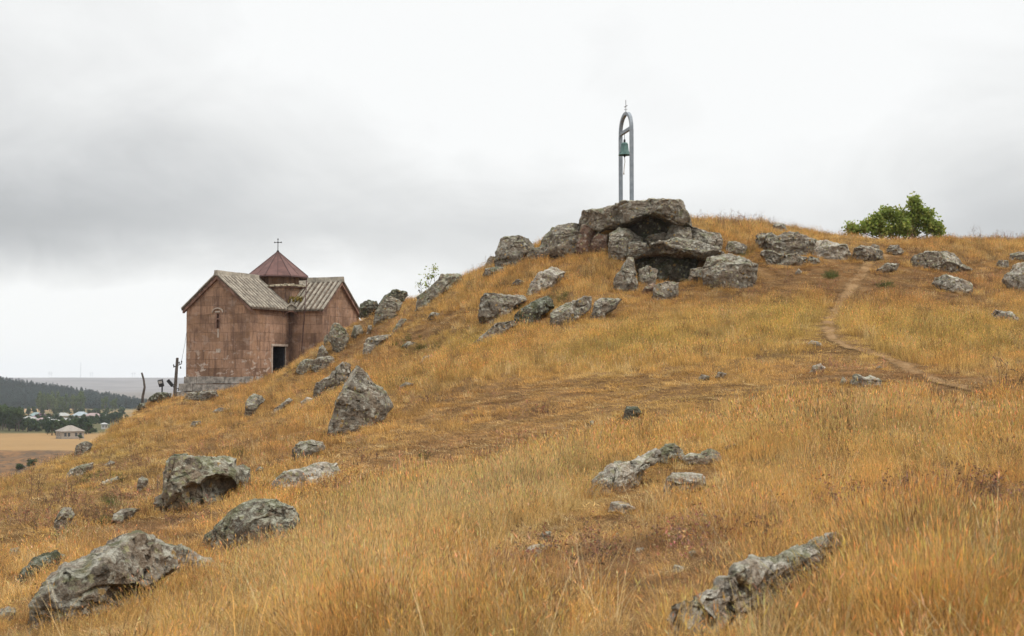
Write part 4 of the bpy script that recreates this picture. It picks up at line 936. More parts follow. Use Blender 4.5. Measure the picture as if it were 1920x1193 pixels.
# ------------------------------------------------------------------ posts by the church
m_wood = plain('weathered_wood', (0.095, 0.082, 0.072), 0.95, 0.05, 0, 0.4, 7)
m_lamp = plain('lamp_casing', (0.03, 0.032, 0.036), 0.6, 0.3, 0, 0.3, 8)
m_glass = plain('lamp_glass', (0.45, 0.46, 0.46), 0.2, 0.5, 0, 0.1, 8)
def on_hill(px, py, d): p = P(px, py, d); return Vector((p[0], p[1], float(hill_z(p[0], p[1]))))
d = 86.0; q = on_hill(267, 745, d); k = d / F; hgt = P(267, 699, d)[2] - q.z
cp = empty('wooden_post', q); tag(cp, "crooked bare wooden post leaning alone on the skyline, left of the floodlight", 'post')
mb = MB(); mb.tube([(-.02, 0, -.3), (0.02, 0, hgt * .3), (.13, 0, hgt * .58), (.06, .02, hgt * .8), (-.06, 0, hgt)], [.085, .08, .07, .06, .055], 8)
mb.build('shaft', m_wood, cp)
d = 89.0; q = on_hill(303, 742, d); hgt = P(303, 724, d)[2] - q.z
fl = empty('floodlight', q); tag(fl, "dark floodlight with pale lens on a short pole among rocks", 'floodlight')
mb = MB(); mb.tube([(.02, 0, -.3), (.03, 0, hgt)], .05, 8); mb.build('pole', m_lamp, fl)
mb = MB(); M3 = Matrix.Rotation(R(-12), 3, 'Y') @ Matrix.Rotation(R(15), 3, 'X'); mb.box((-.05, 0, hgt + .18), (.30, .18, .44), M3); mb.tube([(.03, 0, hgt - .1), (-.04, 0, hgt + .1)], .03, 6); hd_ = mb.build('lamp_head', m_lamp, fl)
mb = MB(); mb.box((-.065, -.095, hgt + .24), (.22, .03, .17), M3); mb.build('lens', m_glass, hd_)
d = 91.0; q = on_hill(328, 744, d); hgt = P(332, 671, d)[2] - q.z
up_ = empty('utility_pole', q); tag(up_, "tall wooden utility pole with insulators and a tilted lamp, beside the church's left wall", 'utility pole')
mb = MB(); mb.tube([(-.06, 0, -.4), (.0, 0, hgt * .4), (.13, 0, hgt)], [.12, .11, .085], 10); mb.build('pole', m_wood, up_)
mb = MB(); zc = hgt * .90; mb.tube([(-.12, 0, zc - .25), (.42, 0, zc - .02)], .03, 6)
for (x, z) in ((-.1, zc - .14), (.25, zc + .03), (.40, zc + .1), (.34, zc - .28)): mb.lathe([(.01, -.07), (.05, -.03), (.035, .02), (.045, .05), (.01, .08)], (x, 0, z), 8)
mb.build('crossarm', m_iron, up_)
mb = MB(); M3 = Matrix.Rotation(R(-38), 3, 'Y') @ Matrix.Rotation(R(12), 3, 'X'); zl_ = hgt * .52; mb.box((-.30, -.05, zl_ + .1), (.2, .16, .5), M3); mb.tube([(.0, 0, zl_ - .25), (-.26, -.03, zl_ + .02)], .035, 6); mb.tube([(.0, 0, zl_ - .3), (.24, -.02, zl_ - .22), (.2, -.02, zl_ - .42)], .03, 6)
lh = mb.build('lamp_head', m_lamp, up_)

mb = MB(); a_ = Vector((q.x + .36, q.y, q.z + hgt * .9 - .02)); b_ = Vector(tuple(np.array((CX, CY)) - CW * U - CL * Vv) + (3.6,)); b_ = b_ + Vector((0.02, -.03, 0))
mb.tube([a_ + (b_ - a_) * t + Vector((0, 0, -.5 * t * (1 - t))) for t in [k / 8 for k in range(9)]], .012, 5)
tag(mb.build('cable', m_iron), "thin dark cable strung from the utility pole to the church's left corner", 'cable')
# ------------------------------------------------------------------ valley
def sstep(x, a, b): t = np.clip((x - a) / (b - a), 0, 1); return t * t * (3 - 2 * t)
def valley_z(x, y):
    x = np.asarray(x, float); y = np.asarray(y, float)
    z = -23.0 - 3.5 * sstep(y, 680, 1150)
    edge = 497 + 8 * fbm2(x, y * 0, 0.02, 3, 31)
    z = z - 14 * (1 - sstep(y, 330, 0 * y + edge))
    z = z + (1 - sstep(y, 480, 500)) * 3.0 * fbm2(x, y, 0.07, 5, 12) + 0.25 * fbm2(x, y, 0.03, 3, 21)
    return z
vx = np.concatenate([np.linspace(-9000, -900, 20), np.arange(-880, -30, 6.0), np.linspace(0, 9000, 24)])
vy = np.concatenate([np.linspace(-55, 290, 10), np.arange(300, 520, 2.5), np.arange(525, 1500, 7.0), np.linspace(1550, 8900, 40)])
VX, VY = np.meshgrid(vx, vy); VZ = valley_z(VX, VY)
field = np.array([0.285, 0.18, 0.08]); scrub = np.array([0.20, 0.108, 0.05]); village = np.array([0.085, 0.085, 0.04]); tanf = np.array([0.38, 0.255, 0.135])
edge = 497 + 8 * fbm2(VX, VY * 0, 0.02, 3, 31)
mixf = lambda a, b, t: a * (1 - t[..., None]) + b * t[..., None]
zone = mixf(np.broadcast_to(scrub, VX.shape + (3,)), field, sstep(VY, edge - 7, edge + 2))
zone = mixf(zone, village, sstep(VY, 655, 680) * (1 - 0.7 * sstep(fbm2(VX, VY, 0.012, 3, 44), 0.05, 0.3) * sstep(VY, 860, 960)))
zone = mixf(zone, tanf, sstep(VY, 1250, 1350) * np.clip(.1 + .8 * sstep(-VX, 440, 460) + .45 * sstep(VX, -392, -380), 0, .85))
zone = mixf(zone, np.array([0.15, 0.135, 0.12]), sstep(VY, 1900, 2400))
zone = zone * (1 + 0.16 * fbm2(VX, VY, 0.03, 4, 50))[..., None]
m_val, n, b = new_mat('valley_ground', 1.0, 0.05)
at = N(n, 'ShaderNodeAttribute'); at.attribute_name = 'zone'
g = N(n, 'ShaderNodeNewGeometry'); pos = g.outputs['Position']
sp = N(n, 'ShaderNodeSeparateXYZ'); L(n, pos, sp.inputs[0])
gorge = ramp(n, sp.outputs[1], 482, 500, 1, 0)
rk = mathn(n, 'MULTIPLY', gorge, ramp(n, noise(n, vmul(n, pos, (.6, 1, 1.6)), 0.13, 8, 0.68, 0.5), 0.50, 0.60))
c = mixc(n, mathn(n, 'MULTIPLY', ramp(n, noise(n, pos, 0.35, 8, 0.7), 0.4, 0.62), 0.45), at.outputs['Color'], [0.10, 0.07, 0.045])
c = mixc(n, mathn(n, 'MULTIPLY', ramp(n, gorge, 0, 1, 1, 0), 0.75), c, at.outputs['Color'])
c = mixc(n, mathn(n, 'MULTIPLY', ramp(n, noise(n, vmul(n, pos, (1, 3, 1)), 0.09, 6, 0.7), 0.5, 0.7), 0.3), c, (0.20, 0.115, 0.055))
c = mixc(n, mathn(n, 'MULTIPLY', gorge, ramp(n, noise(n, vmul(n, pos, (1, 1, 2)), 0.30, 8, 0.75, 0.4), 0.47, 0.58)), c, (0.085, 0.06, 0.04))
c = mixc(n, mathn(n, 'MULTIPLY', gorge, ramp(n, noise(n, pos, 0.055, 5, 0.6), 0.52, 0.66)), c, (0.20, 0.115, 0.06))
c = mixc(n, mathn(n, 'MULTIPLY', rk, .8), c, (0.07, 0.06, 0.048)); L(n, c, b.inputs['Base Color'])
tag(grid_mesh('valley', VX, VY, VZ, m_val, zone), kind='structure')

# far plateau
m_plat = plain('plateau_grass', (0.15, 0.135, 0.13), 1, 0.05, 0, 0.3, 0.004)
px_ = np.linspace(-9000, 9000, 220); py_ = np.linspace(4300, 8800, 60)
AX, AY = np.meshgrid(px_, py_)
top = 33 + 9 * fbm2(AX, AY * 0, 0.00035, 3, 61) + 3 * fbm2(AX, AY, 0.0012, 3, 62)
AZ = -27 + (top + 27) * sstep(AY + 500 * fbm2(AX, AY, 0.0006, 3, 63), 4600, 7000)
AZ[0] = -40; AZ[-1] = -40
tag(grid_mesh('plateau', AX, AY, AZ, m_plat), kind='structure')

# wooded ridge
def ridge_z(x, y):
    tx = (np.asarray(x, float) + 684) / 185.0
    topz = -3.0 - 27.0 * np.clip(tx, -2.2, 1.3) * np.where(tx > 0, 1, 0.55) + 2 * fbm2(x, y * 0, 0.01, 3, 71)
    s = sstep(y, 1500, 1930); z = -27 + (np.maximum(topz, -40) + 27) * s
    return z * (1 - sstep(y, 1990, 2400)) - 45 * sstep(y, 1990, 2400)
rx_ = np.arange(-1250, -250, 14.0); ry_ = np.arange(1440, 2420, 14.0)
BX, BY = np.meshgrid(rx_, ry_); BZ = ridge_z(BX, BY); BZ[:, 0] = -45; BZ[:, -1] = -45; BZ[0] = -32
m_ridge = plain('forest_floor', (0.06, 0.07, 0.035), 1, 0.05, 0, 0.4, 0.02)
tag(grid_mesh('forest_hill', BX, BY, BZ, m_ridge), kind='structure')

# ---- scatter helper (ground cover and far-off wood only)
def scatter(name, P3, rot, scl, idx, tintc, protos, kindlabel):
    coll = bpy.data.collections.new(name + '_kinds')
    for o in protos: coll.objects.link(o)
    me = bpy.data.meshes.new(name); me.vertices.add(len(P3)); me.vertices.foreach_set('co', P3.ravel())
    a = me.attributes.new('rot', 'FLOAT_VECTOR', 'POINT'); a.data.foreach_set('vector', rot.ravel())
    a = me.attributes.new('scl', 'FLOAT_VECTOR', 'POINT'); a.data.foreach_set('vector', scl.ravel())
    a = me.attributes.new('kindex', 'INT', 'POINT'); a.data.foreach_set('value', idx.astype(np.int32))
    a = me.attributes.new('tint', 'FLOAT_COLOR', 'POINT'); a.data.foreach_set('color', np.concatenate([tintc, np.ones((len(P3), 1))], 1).ravel())
    me.update(); o = bpy.data.objects.new(name, me); COL.objects.link(o)
    ng = bpy.data.node_groups.new(name + '_scatter', 'GeometryNodeTree')
    ng.interface.new_socket('Geometry', in_out='INPUT', socket_type='NodeSocketGeometry')
    ng.interface.new_socket('Geometry', in_out='OUTPUT', socket_type='NodeSocketGeometry')
    gi = ng.nodes.new('NodeGroupInput'); go = ng.nodes.new('NodeGroupOutput')
    ip = ng.nodes.new('GeometryNodeInstanceOnPoints'); ci = ng.nodes.new('GeometryNodeCollectionInfo')
    ci.inputs['Collection'].default_value = coll; ci.inputs['Separate Children'].default_value = True; ci.inputs['Reset Children'].default_value = True
    def na(nm, ty):
        q = ng.nodes.new('GeometryNodeInputNamedAttribute'); q.data_type = ty; q.inputs['Name'].default_value = nm; return q.outputs['Attribute']
    ng.links.new(gi.outputs[0], ip.inputs['Points']); ng.links.new(ci.outputs[0], ip.inputs['Instance'])
    ip.inputs['Pick Instance'].default_value = True
    ng.links.new(na('kindex', 'INT'), ip.inputs['Instance Index']); ng.links.new(na('rot', 'FLOAT_VECTOR'), ip.inputs['Rotation']); ng.links.new(na('scl', 'FLOAT_VECTOR'), ip.inputs['Scale'])
    ng.links.new(ip.outputs[0], go.inputs[0])
    md = o.modifiers.new('scatter', 'NODES'); md.node_group = ng
    tag(o, kindlabel[0], kindlabel[1], None, 'stuff'); return o
def leaf_mat(name, rough=0.7, trans=0.3, varm=True):
    m = bpy.data.materials.new(name); m.use_nodes = True; n = m.node_tree; n.nodes.clear()
    at = N(n, 'ShaderNodeAttribute'); at.attribute_type = 'INSTANCER'; at.attribute_name = 'tint'
    sh = N(n, 'ShaderNodeAttribute'); sh.attribute_name = 'shade'
    c = mixc(n, 1.0, at.outputs['Color'], sh.outputs['Color'], 'MULTIPLY')
    d = N(n, 'ShaderNodeBsdfDiffuse'); t = N(n, 'ShaderNodeBsdfTranslucent'); L(n, c, d.inputs[0]); L(n, c, t.inputs[0])
    gl = N(n, 'ShaderNodeBsdfGlossy'); gl.inputs['Roughness'].default_value = rough; gl.inputs['Color'].default_value = (1, 1, 1, 1)
    m1 = N(n, 'ShaderNodeMixShader'); m1.inputs[0].default_value = trans; L(n, d.outputs[0], m1.inputs[1]); L(n, t.outputs[0], m1.inputs[2])
    m2 = N(n, 'ShaderNodeMixShader'); m2.inputs[0].default_value = 0.025; L(n, m1.outputs[0], m2.inputs[1]); L(n, gl.outputs[0], m2.inputs[2])
    o = N(n, 'ShaderNodeOutputMaterial'); L(n, m2.outputs[0], o.inputs[0]); return m
def soup(name, V, Fc, shade, mat):
    """one mesh from an array of vertices, a list of faces and one shade per vertex"""
    me = bpy.data.meshes.new(name); me.from_pydata([tuple(v) for v in V], [], Fc); me.update()
    a = me.attributes.new('shade', 'FLOAT_COLOR', 'POINT'); a.data.foreach_set('color', np.concatenate([np.asarray(shade), np.ones((len(V), 1))], 1).ravel())
    me.materials.append(mat); return bpy.data.objects.new(name, me)

# conifers of the far wood
m_far = leaf_mat('far_conifers', 0.9, 0.1)
def conifer(seed):
    rg = random.Random(seed); V = []; Fc = []; S = []
    for k in range(150):
        t = rg.random() ** .8; z = t; r = (1 - t) * .30 + .03; a = rg.uniform(0, 6.283)
        p = np.array([math.cos(a) * r * rg.uniform(.3, 1.1), math.sin(a) * r * rg.uniform(.3, 1.1), z]); s = .09 * (1.2 - t) + .02
        b0 = len(V); d = np.array([math.cos(a), math.sin(a), -.5]); q = np.array([-math.sin(a), math.cos(a), 0])
        V += [p - q * s, p + q * s, p + d * s * 1.8]; Fc.append((b0, b0 + 1, b0 + 2)); sh = rg.uniform(.7, 1.3); S += [(sh, sh, sh)] * 3
    return soup('conifer', V, Fc, S, m_far)
nf = 9500
fx = RNG.uniform(-1200, -300, nf); fy = 1515 + 440 * RNG.random(nf)
keep = fbm2(fx, fy, 0.02, 3, 81) > -0.75; fx, fy = fx[keep], fy[keep]; nf = len(fx)
fz = ridge_z(fx, fy)
hs = RNG.uniform(8, 12.5, nf)
tf = np.array([0.014, 0.032, 0.030])[None] * (1 + 0.35 * fbm2(fx, fy, 0.02, 3, 82))[:, None] * RNG.uniform(.75, 1.25, (nf, 1))
scatter('distant_forest', np.stack([fx, fy, fz], 1), np.stack([0 * fx, 0 * fx, RNG.uniform(0, 6.28, nf)], 1), np.stack([hs, hs, hs], 1), RNG.integers(0, 4, nf), tf,
        [conifer(k) for k in range(4)], ("dark bluish conifer wood covering the far ridge behind the village", "forest"))

# ---- broadleaf trees of the valley
def foliage_mat(name, c0, c1, trans=0.25):
    m = bpy.data.materials.new(name); m.use_nodes = True; n = m.node_tree; n.nodes.clear()
    oi = N(n, 'ShaderNodeObjectInfo'); sh = N(n, 'ShaderNodeAttribute'); sh.attribute_name = 'shade'
    c = mixc(n, oi.outputs['Random'], c0, c1); c = mixc(n, 1.0, c, sh.outputs['Color'], 'MULTIPLY')
    d = N(n, 'ShaderNodeBsdfDiffuse'); t = N(n, 'ShaderNodeBsdfTranslucent'); L(n, c, d.inputs[0]); L(n, c, t.inputs[0])
    m1 = N(n, 'ShaderNodeMixShader'); m1.inputs[0].default_value = trans; L(n, d.outputs[0], m1.inputs[1]); L(n, t.outputs[0], m1.inputs[2])
    o = N(n, 'ShaderNodeOutputMaterial'); L(n, m1.outputs[0], o.inputs[0]); return m
m_bark = plain('bark', (0.075, 0.058, 0.045), 0.95, 0.05, 0, 0.35, 6)
def crown_mesh(seed, h, rad, tall, nl, mat, leaf=0.55):
    rg = np.random.default_rng(seed); V = []; Fc = []; S = []
    nlobe = 9; lob = []
    for k in range(nlobe):
        t = rg.uniform(.08, .92); a = rg.uniform(0, 6.283); rr = rad * rg.uniform(.15, .75) * (1 - .55 * abs(t - .45) * 1.6)
        lob.append((np.array([math.cos(a) * rr, math.sin(a) * rr, h * t]), rad * rg.uniform(.28, .5), rg.uniform(.75, 1.25)))
    for k in range(nl):
        c, r, s0 = lob[rg.integers(nlobe)]; d = rg.normal(size=3); d /= np.linalg.norm(d); p = c + d * r * rg.uniform(.5, 1.1) * np.array([1, 1, tall])
        if p[2] < h * .03: continue
        u = rg.normal(size=3); u /= np.linalg.norm(u); v = np.cross(u, d + .01); v /= np.linalg.norm(v); s = leaf * rg.uniform(.5, 1.2); b0 = len(V)
        V += [p - u * s, p + v * s * .6, p + u * s, p - v * s * .6]; Fc.append((b0, b0 + 1, b0 + 2, b0 + 3)); sh = s0 * rg.uniform(.7, 1.3); S += [(sh, sh, sh * .95)] * 4
    return soup('crown', V, Fc, S, mat)
m_vt = foliage_mat('village_leaves', (0.024, 0.046, 0.022), (0.06, 0.085, 0.036))
m_pt = foliage_mat('poplar_leaves', (0.055, 0.085, 0.03), (0.095, 0.125, 0.045))
KIND_T = {}
def make_tree(kind, seed, h, rad, tall, mat):
    mb = MB(); mb.tube([(0, 0, -.5), (.05, 0, h * .3), (0, .05, h * .6)], [rad * .09, rad * .07, rad * .03], 6)
    for k in range(3): a = k * 2.1 + seed; mb.tube([(0, 0, h * (.25 + .08 * k)), (math.cos(a) * rad * .5, math.sin(a) * rad * .5, h * (.5 + .08 * k))], [rad * .04, rad * .015], 5)
    cr_ = crown_mesh(seed, h, rad, tall, 620, mat, .16 * rad); tr_ = mesh_obj('trunk', mb.v, mb.f, m_bark, link=False)
    KIND_T.setdefault(kind, []).append((cr_, tr_, h))
for k in range(4): make_tree('round', 100 + k, 7, 3.2, 1.0, m_vt); make_tree('poplar', 200 + k, 15, 3.4, 1.7, m_pt)
def place_tree(kind, px, D, h, label, group, wide=1.0):
    cr_, tr_, h0 = random.choice(KIND_T[kind]); s = h / h0
    x = (px - 960) / F * D; z = float(valley_z(x, D))
    r_ = empty('tree', (x, D, z), random.uniform(0, 6.28)); r_.scale = (s * wide * random.uniform(.85, 1.25), s * wide * random.uniform(.85, 1.25), s)
    tag(r_, label, 'tree', group)
    for q, nm in ((cr_, 'crown'), (tr_, 'trunk')):
        c_ = q.copy(); c_.name = nm; COL.objects.link(c_); c_.parent = r_
rt = random.Random(17)
lab = "dark green tree in the row between the tan field and the village"; grp = "trees along the far edge of the valley field"
for px in range(-14, 42, 4): place_tree('round', px + rt.uniform(-2, 2), rt.uniform(690, 760), rt.uniform(8, 11.5), lab, grp)
for px in range(34, 104, 4): place_tree('round', px + rt.uniform(-2, 2), rt.uniform(680, 740), rt.uniform(4.5, 6.5), lab, grp)
for px in range(98, 176, 5): place_tree('round', px + rt.uniform(-2, 2), rt.uniform(632, 690), rt.uniform(4.8, 7.2), "dark green tree standing close behind the lone farmhouse", "trees behind the farmhouse")
lab = "dark green tree among the village houses below the wooded ridge"; grp = "trees among the village houses"
for k in range(105): place_tree('round', rt.uniform(-10, 240), rt.choice([rt.uniform(880, 950), rt.uniform(1090, 1280)]), rt.uniform(4.0, 6.5), lab, grp)
for k in range(46): place_tree('round', rt.uniform(14, 215), rt.choice([rt.uniform(840, 872), rt.uniform(955, 975)]), rt.uniform(2.6, 4.0), lab, grp, 1.25)
lab = "lighter green tall tree in the stand at the foot of the ridge"; grp = "tall trees at the foot of the wooded ridge"
for k in range(30): place_tree('poplar', rt.uniform(62, 162), rt.uniform(1340, 1480), rt.uniform(13, 19), lab, grp)
for k in range(6): place_tree('poplar', rt.uniform(192, 218), rt.uniform(1340, 1420), rt.uniform(11, 15), lab, grp)
for (px, D, h, nm) in ((40, 440, 3.4, "left of two dark shrubs on the brown gorge slope"), (64, 446, 3.8, "right of two dark shrubs on the brown gorge slope"), (152, 588, 2.6, "round dark shrub hiding the farmhouse's right corner")):
    place_tree('round', px, D, h * .72, nm, 'shrubs in the valley', 1.7)

# ---- houses
def wall_mat(c): return plain('house_wall', c, 0.9, 0.1, 0, 0.15, 0.6)
def roof_mat(c): return plain('house_roof', [k * .72 for k in c], 0.6, 0.3, 0, 0.15, 0.5)
m_win = plain('dark_window', (0.03, 0.032, 0.035), 0.3, 0.4, 0, 0.2, 1)
MW = {k: wall_mat(v) for k, v in dict(stone=(0.29, 0.25, 0.205), cream=(0.36, 0.32, 0.23), white=(0.40, 0.385, 0.36), pink=(0.30, 0.22, 0.19), grey=(0.22, 0.205, 0.19)).items()}
MR = {k: roof_mat(v) for k, v in dict(tan=(0.33, 0.285, 0.24), pale=(0.42, 0.42, 0.39), teal=(0.25, 0.33, 0.33), magenta=(0.30, 0.12, 0.21), orange=(0.27, 0.11, 0.07), blue=(0.36, 0.42, 0.45), rose=(0.40, 0.29, 0.28), white=(0.50, 0.50, 0.49)).items()}
def house(px, D, wx, wy, hw, hr, rot, wall, roof, label, wins=2, base=None, gable=False, name='house'):
    x = (px - 960) / F * D; z = float(valley_z(x, D)) if base is None else base
    r_ = empty(name, (x, D, z), R(rot)); tag(r_, label, 'house')
    mb = MB(); mb.box((0, 0, hw / 2 - .6), (wx, wy, hw + 1.2)); mb.build('wall', MW[wall], r_)
    mb = MB(); o = .45; a, bq = wx / 2 + o, wy / 2 + o; rl = (max(0.1, wx / 2 - wy / 2 * .9) if not gable else wx / 2 + o)
    mb.add([(-a, -bq, hw), (a, -bq, hw), (a, bq, hw), (-a, bq, hw), (-a, -bq, hw + .18), (a, -bq, hw + .18), (a, bq, hw + .18), (-a, bq, hw + .18), (-rl, 0, hw + hr), (rl, 0, hw + hr)],
           [(3, 2, 1, 0), (0, 1, 5, 4), (1, 2, 6, 5), (2, 3, 7, 6), (3, 0, 4, 7), (4, 5, 9, 8), (5, 6, 9), (6, 7, 8, 9), (7, 4, 8)])
    mb.build('roof', MR[roof], r_)
    for k in range(wins):
        t = (k + .5) / wins * wx - wx / 2
        mb = MB(); mb.box((t, -wy / 2 - .01, hw * .55), (wx / wins * .32, .06, hw * .42)); mb.build('window', m_win, r_)
    return r_, wx, wy, hw
# the lone farmhouse: pairs of tall windows on both visible walls
fr_, wx_, wy_, hw_ = house(133.5, 603, 9.4, 8.4, 3.0, 2.55, 33, 'stone', 'tan', "lone pale stone farmhouse with a hipped roof at the edge of the tan field", 0, name='farmhouse')
mb = MB(); mb.box((0, 0, -.2), (wx_ + .3, wy_ + .3, 1.0)); mb.build('base_course', MW['grey'], fr_)
m_frame = plain('window_surround', (0.6, 0.57, 0.5), 0.9, 0.1, 0, 0.1, 1)
def fwin(cx_, side):
    mb = MB(); sz = (.95, .05, 1.75)
    M3 = Matrix.Identity(3) if side == 0 else Matrix.Rotation(R(90), 3, 'Z')
    c_ = (cx_, -wy_ / 2 - .02, 1.75) if side == 0 else (wx_ / 2 + .02, cx_, 1.75) if side == 1 else (-wx_ / 2 - .02, cx_, 1.75)
    mb.box(c_, sz, M3); w_ = mb.build('window', m_win, fr_)
    mb = MB(); off = Vector((0, -.03, 0)) if side == 0 else Vector((.03 if side == 1 else -.03, 0, 0))
    for dz in (-.92, .92): mb.box(Vector(c_) + off + Vector((0, 0, dz)), (1.2, .08, .12), M3)
    mb.build('sill', m_frame, w_)
for v_ in (-3.1, -1.6, 1.4, 3.2): fwin(v_, 0)
for v_ in (-2.6, -1.3, 1.3, 2.6): fwin(v_, 1)
for v_ in (2.3, -.9): fwin(v_, 2)
VH = [(70, 1010, 10, 8, 3.2, 2.6, 20, 'white', 'teal', "village house with a pale teal roof, highest at the left of the row"),
      (79, 985, 9.5, 7.5, 2.9, 2.4, 15, 'pink', 'magenta', "village house with a magenta roof"),
      (95, 990, 8.5, 7, 2.7, 2.0, 12, 'pink', 'orange', "village house with a rusty orange roof"),
      (118, 1000, 12, 8, 3.4, 2.3, 18, 'cream', 'pale', "cream village house with a pale hipped roof"),
      (154, 1010, 12, 9, 3.2, 3.0, 25, 'white', 'blue', "village house with a large pale blue roof"),
      (177, 995, 12, 8, 3.4, 2.0, -15, 'white', 'rose', "village house with a faded rose roof, right of the blue one"),
      (31, 1000, 5, 5, 2.2, 1.6, 10, 'white', 'white', "tiny white-roofed house alone among trees at the left"),
      (44, 885, 4.5, 4, 2.4, 1.2, 25, 'grey', 'white', "small shed with a white roof at the left of the lower row"),
      (56, 880, 6, 5, 3.0, 1.4, 20, 'white', 'pale', "small white house in the middle of the lower row"),
      (65, 880, 5, 5, 2.8, 1.3, 5, 'cream', 'pale', "small cream house at the right of the lower row"),
      (81, 860, 6, 4.5, 2.2, 1.5, -25, 'white', 'rose', "low pale house with a slanting roof below the magenta one"),
      (103, 850, 7, 5, 1.9, 1.2, 10, 'grey', 'pale', "low outbuilding behind the farmhouse's left side"),
      (121, 900, 9, 5, 1.8, 1.3, 8, 'grey', 'pale', "long low outbuilding behind the farmhouse"),
      (93, 930, 5.5, 4, 2.4, 1.0, 8, 'cream', 'white', "small cream house under the rusty orange roof"),
      (197.5, 730, 3, 3, 2.4, 0.9, 20, 'white', 'white', "bright white shed half hidden by the hill's edge"),
      (205, 1040, 9, 6, 2.6, 1.8, -10, 'grey', 'pale', "pale house at the right end of the village, by the hill's edge")]
for h_ in VH: house(*h_[:10 - 1], h_[9])
# masts on the plateau
m_mast = plain('mast_steel', (0.25, 0.26, 0.27), 0.6, 0.3, 0, 0.1, 0.1)
def plateau_top(x): 
    i = np.argmin(abs(px_ - x)); return float(AZ[45, i])
def plat(px): return (px - 960) / F * py_[45], float(py_[45])
x, y = plat(152); q = empty('radio_mast', (x, y, plateau_top(x) - 1)); tag(q, "tallest thin mast on the hazy plateau skyline", 'mast')
mb = MB(); Hm = 30 / F * y
for (a, c_) in ((-1.6, -1), (1.6, -1), (0, 1.6)): mb.tube([(a, c_, 0), (a * .25, c_ * .25, Hm)], .35, 4)
for k in range(14): z0_ = Hm * k / 14; s_ = 1 - .75 * k / 14; mb.tube([(-1.6 * s_, -s_, z0_), (1.6 * s_, -s_, z0_ + Hm / 14)], .18, 3)
mb.build('lattice', m_mast, q); mb = MB(); mb.tube([(0, 0, Hm), (0, 0, Hm + 5)], .25, 4); mb.build('aerial', m_mast, q)
for (px, lab_) in ((172, "power pylon right of the tall mast on the plateau"), (251, "power pylon above the crooked post, far on the plateau"), (95, "power pylon just above the end of the wooded ridge")):
    x, y = plat(px); q = empty('power_pylon', (x, y, plateau_top(x) - 1)); tag(q, lab_, 'pylon', 'pylons along the plateau')
    mb = MB(); H_ = 34
    for s_ in (-1, 1): mb.tube([(s_ * 7, 0, 0), (s_ * 6, 0, H_)], .45, 4); mb.tube([(s_ * 6.5, 0, H_ * .5), (-s_ * 6, 0, H_ * .8)], .25, 4)
    mb.build('legs', m_mast, q); mb = MB(); mb.tube([(-14, 0, H_ * .82), (14, 0, H_ * .82)], .45, 4); mb.tube([(-9, 0, H_), (9, 0, H_)], .35, 4); mb.build('crossarms', m_mast, q)
# ------------------------------------------------------------------ bush and sapling on the skyline
m_bush = foliage_mat('bush_leaves', (0.235, 0.295, 0.075), (0.25, 0.31, 0.08), 0.42)
def bush(px, py, D, lobes, label, nl, leaf, name, seed, cat):
    x, y, z = P(px, py, D); z = float(hill_z(x, y)); r_ = empty(name, (x, y, z)); tag(r_, label, cat)
    rg = np.random.default_rng(seed); V = []; Fc = []; S = []; mb = MB(); k1 = D / F
    wsum = np.array([l[2] * l[3] for l in lobes], float); wsum /= wsum.sum(); vz = P(px, py, D)[2] - z
    tw = []
    for (lx, ly, rx, ry) in lobes:
        c = np.array([(lx - px) * k1, rg.uniform(-.5, .5) * min(1, rx * k1), (py - ly) * k1 + vz])
        b0 = np.array([c[0] * .25, c[1] * .2, 0.0]); mid = (b0 + c) / 2 + rg.normal(size=3) * .08
        mb.tube([b0, mid, c], [.05 * rx * k1 + .015, .03 * rx * k1 + .01, .008], 6)
        for k in range(10):
            d = rg.normal(size=3); d /= np.linalg.norm(d); e = c + d * np.array([rx, rx, ry]) * k1 * rg.uniform(.7, 1.05); tw.append((c, e)); mb.tube([c, (c + e) / 2 + rg.normal(size=3) * .03, e], [.012, .008, .004], 4)
    lc = []
    for k in range(nl // 7):
        i = rg.choice(len(lobes), p=wsum); c_, e_ = tw[i * 10 + rg.integers(10)]; t = rg.uniform(.25, 1.08)
        lc.append((c_ * (1 - t) + e_ * t + rg.normal(size=3) * .09, rg.uniform(.65, 1.3), rg.random()))
    for (p0, s0, yl) in lc:
        for q in range(7):
            p = p0 + rg.normal(size=3) * .085; d = rg.normal(size=3); d[2] -= .3; d /= np.linalg.norm(d); u = np.cross(d, rg.normal(size=3)); u /= np.linalg.norm(u); s = leaf * rg.uniform(.6, 1.25); b0 = len(V)
            V += [p, p + d * s * .5 + u * s * .34, p + d * s, p + d * s * .5 - u * s * .34]; Fc.append((b0, b0 + 1, b0 + 2, b0 + 3)); sh = s0 * rg.uniform(.8, 1.2)
            S += [(sh * (1 + .35 * (yl > .7)), sh * (1 + .12 * (yl > .7)), sh * (.8 + .5 * yl))] * 4
    o = soup('foliage', V, Fc, S, m_bush); COL.objects.link(o); o.parent = r_
    mb.build('stems', m_bark, r_)
bush(1685, 446, 74.5, [(1600, 428, 16, 12), (1625, 424, 18, 15), (1648, 418, 17, 18), (1668, 402, 14, 18), (1690, 408, 20, 22), (1716, 388, 11, 19), (1722, 408, 19, 22), (1738, 398, 9, 12), (1745, 424, 17, 15), (1700, 430, 26, 14), (1660, 432, 22, 12), (1762, 432, 13, 9), (1715, 376, 6, 8)],
     "leafy green bush with a taller right half standing on the grassy skyline", 12500, .16, 'bush', 5, 'bush')
bush(801, 552, 67.5, [(801, 521, 3, 6), (799, 534, 2.5, 5), (813, 505, 2, 6), (789, 533, 2, 5), (786, 545, 2, 3), (811, 518, 1.8, 3)], "thin green sapling on the skyline behind the tilted dark boulder", 200, .10, 'sapling', 6, 'sapling')

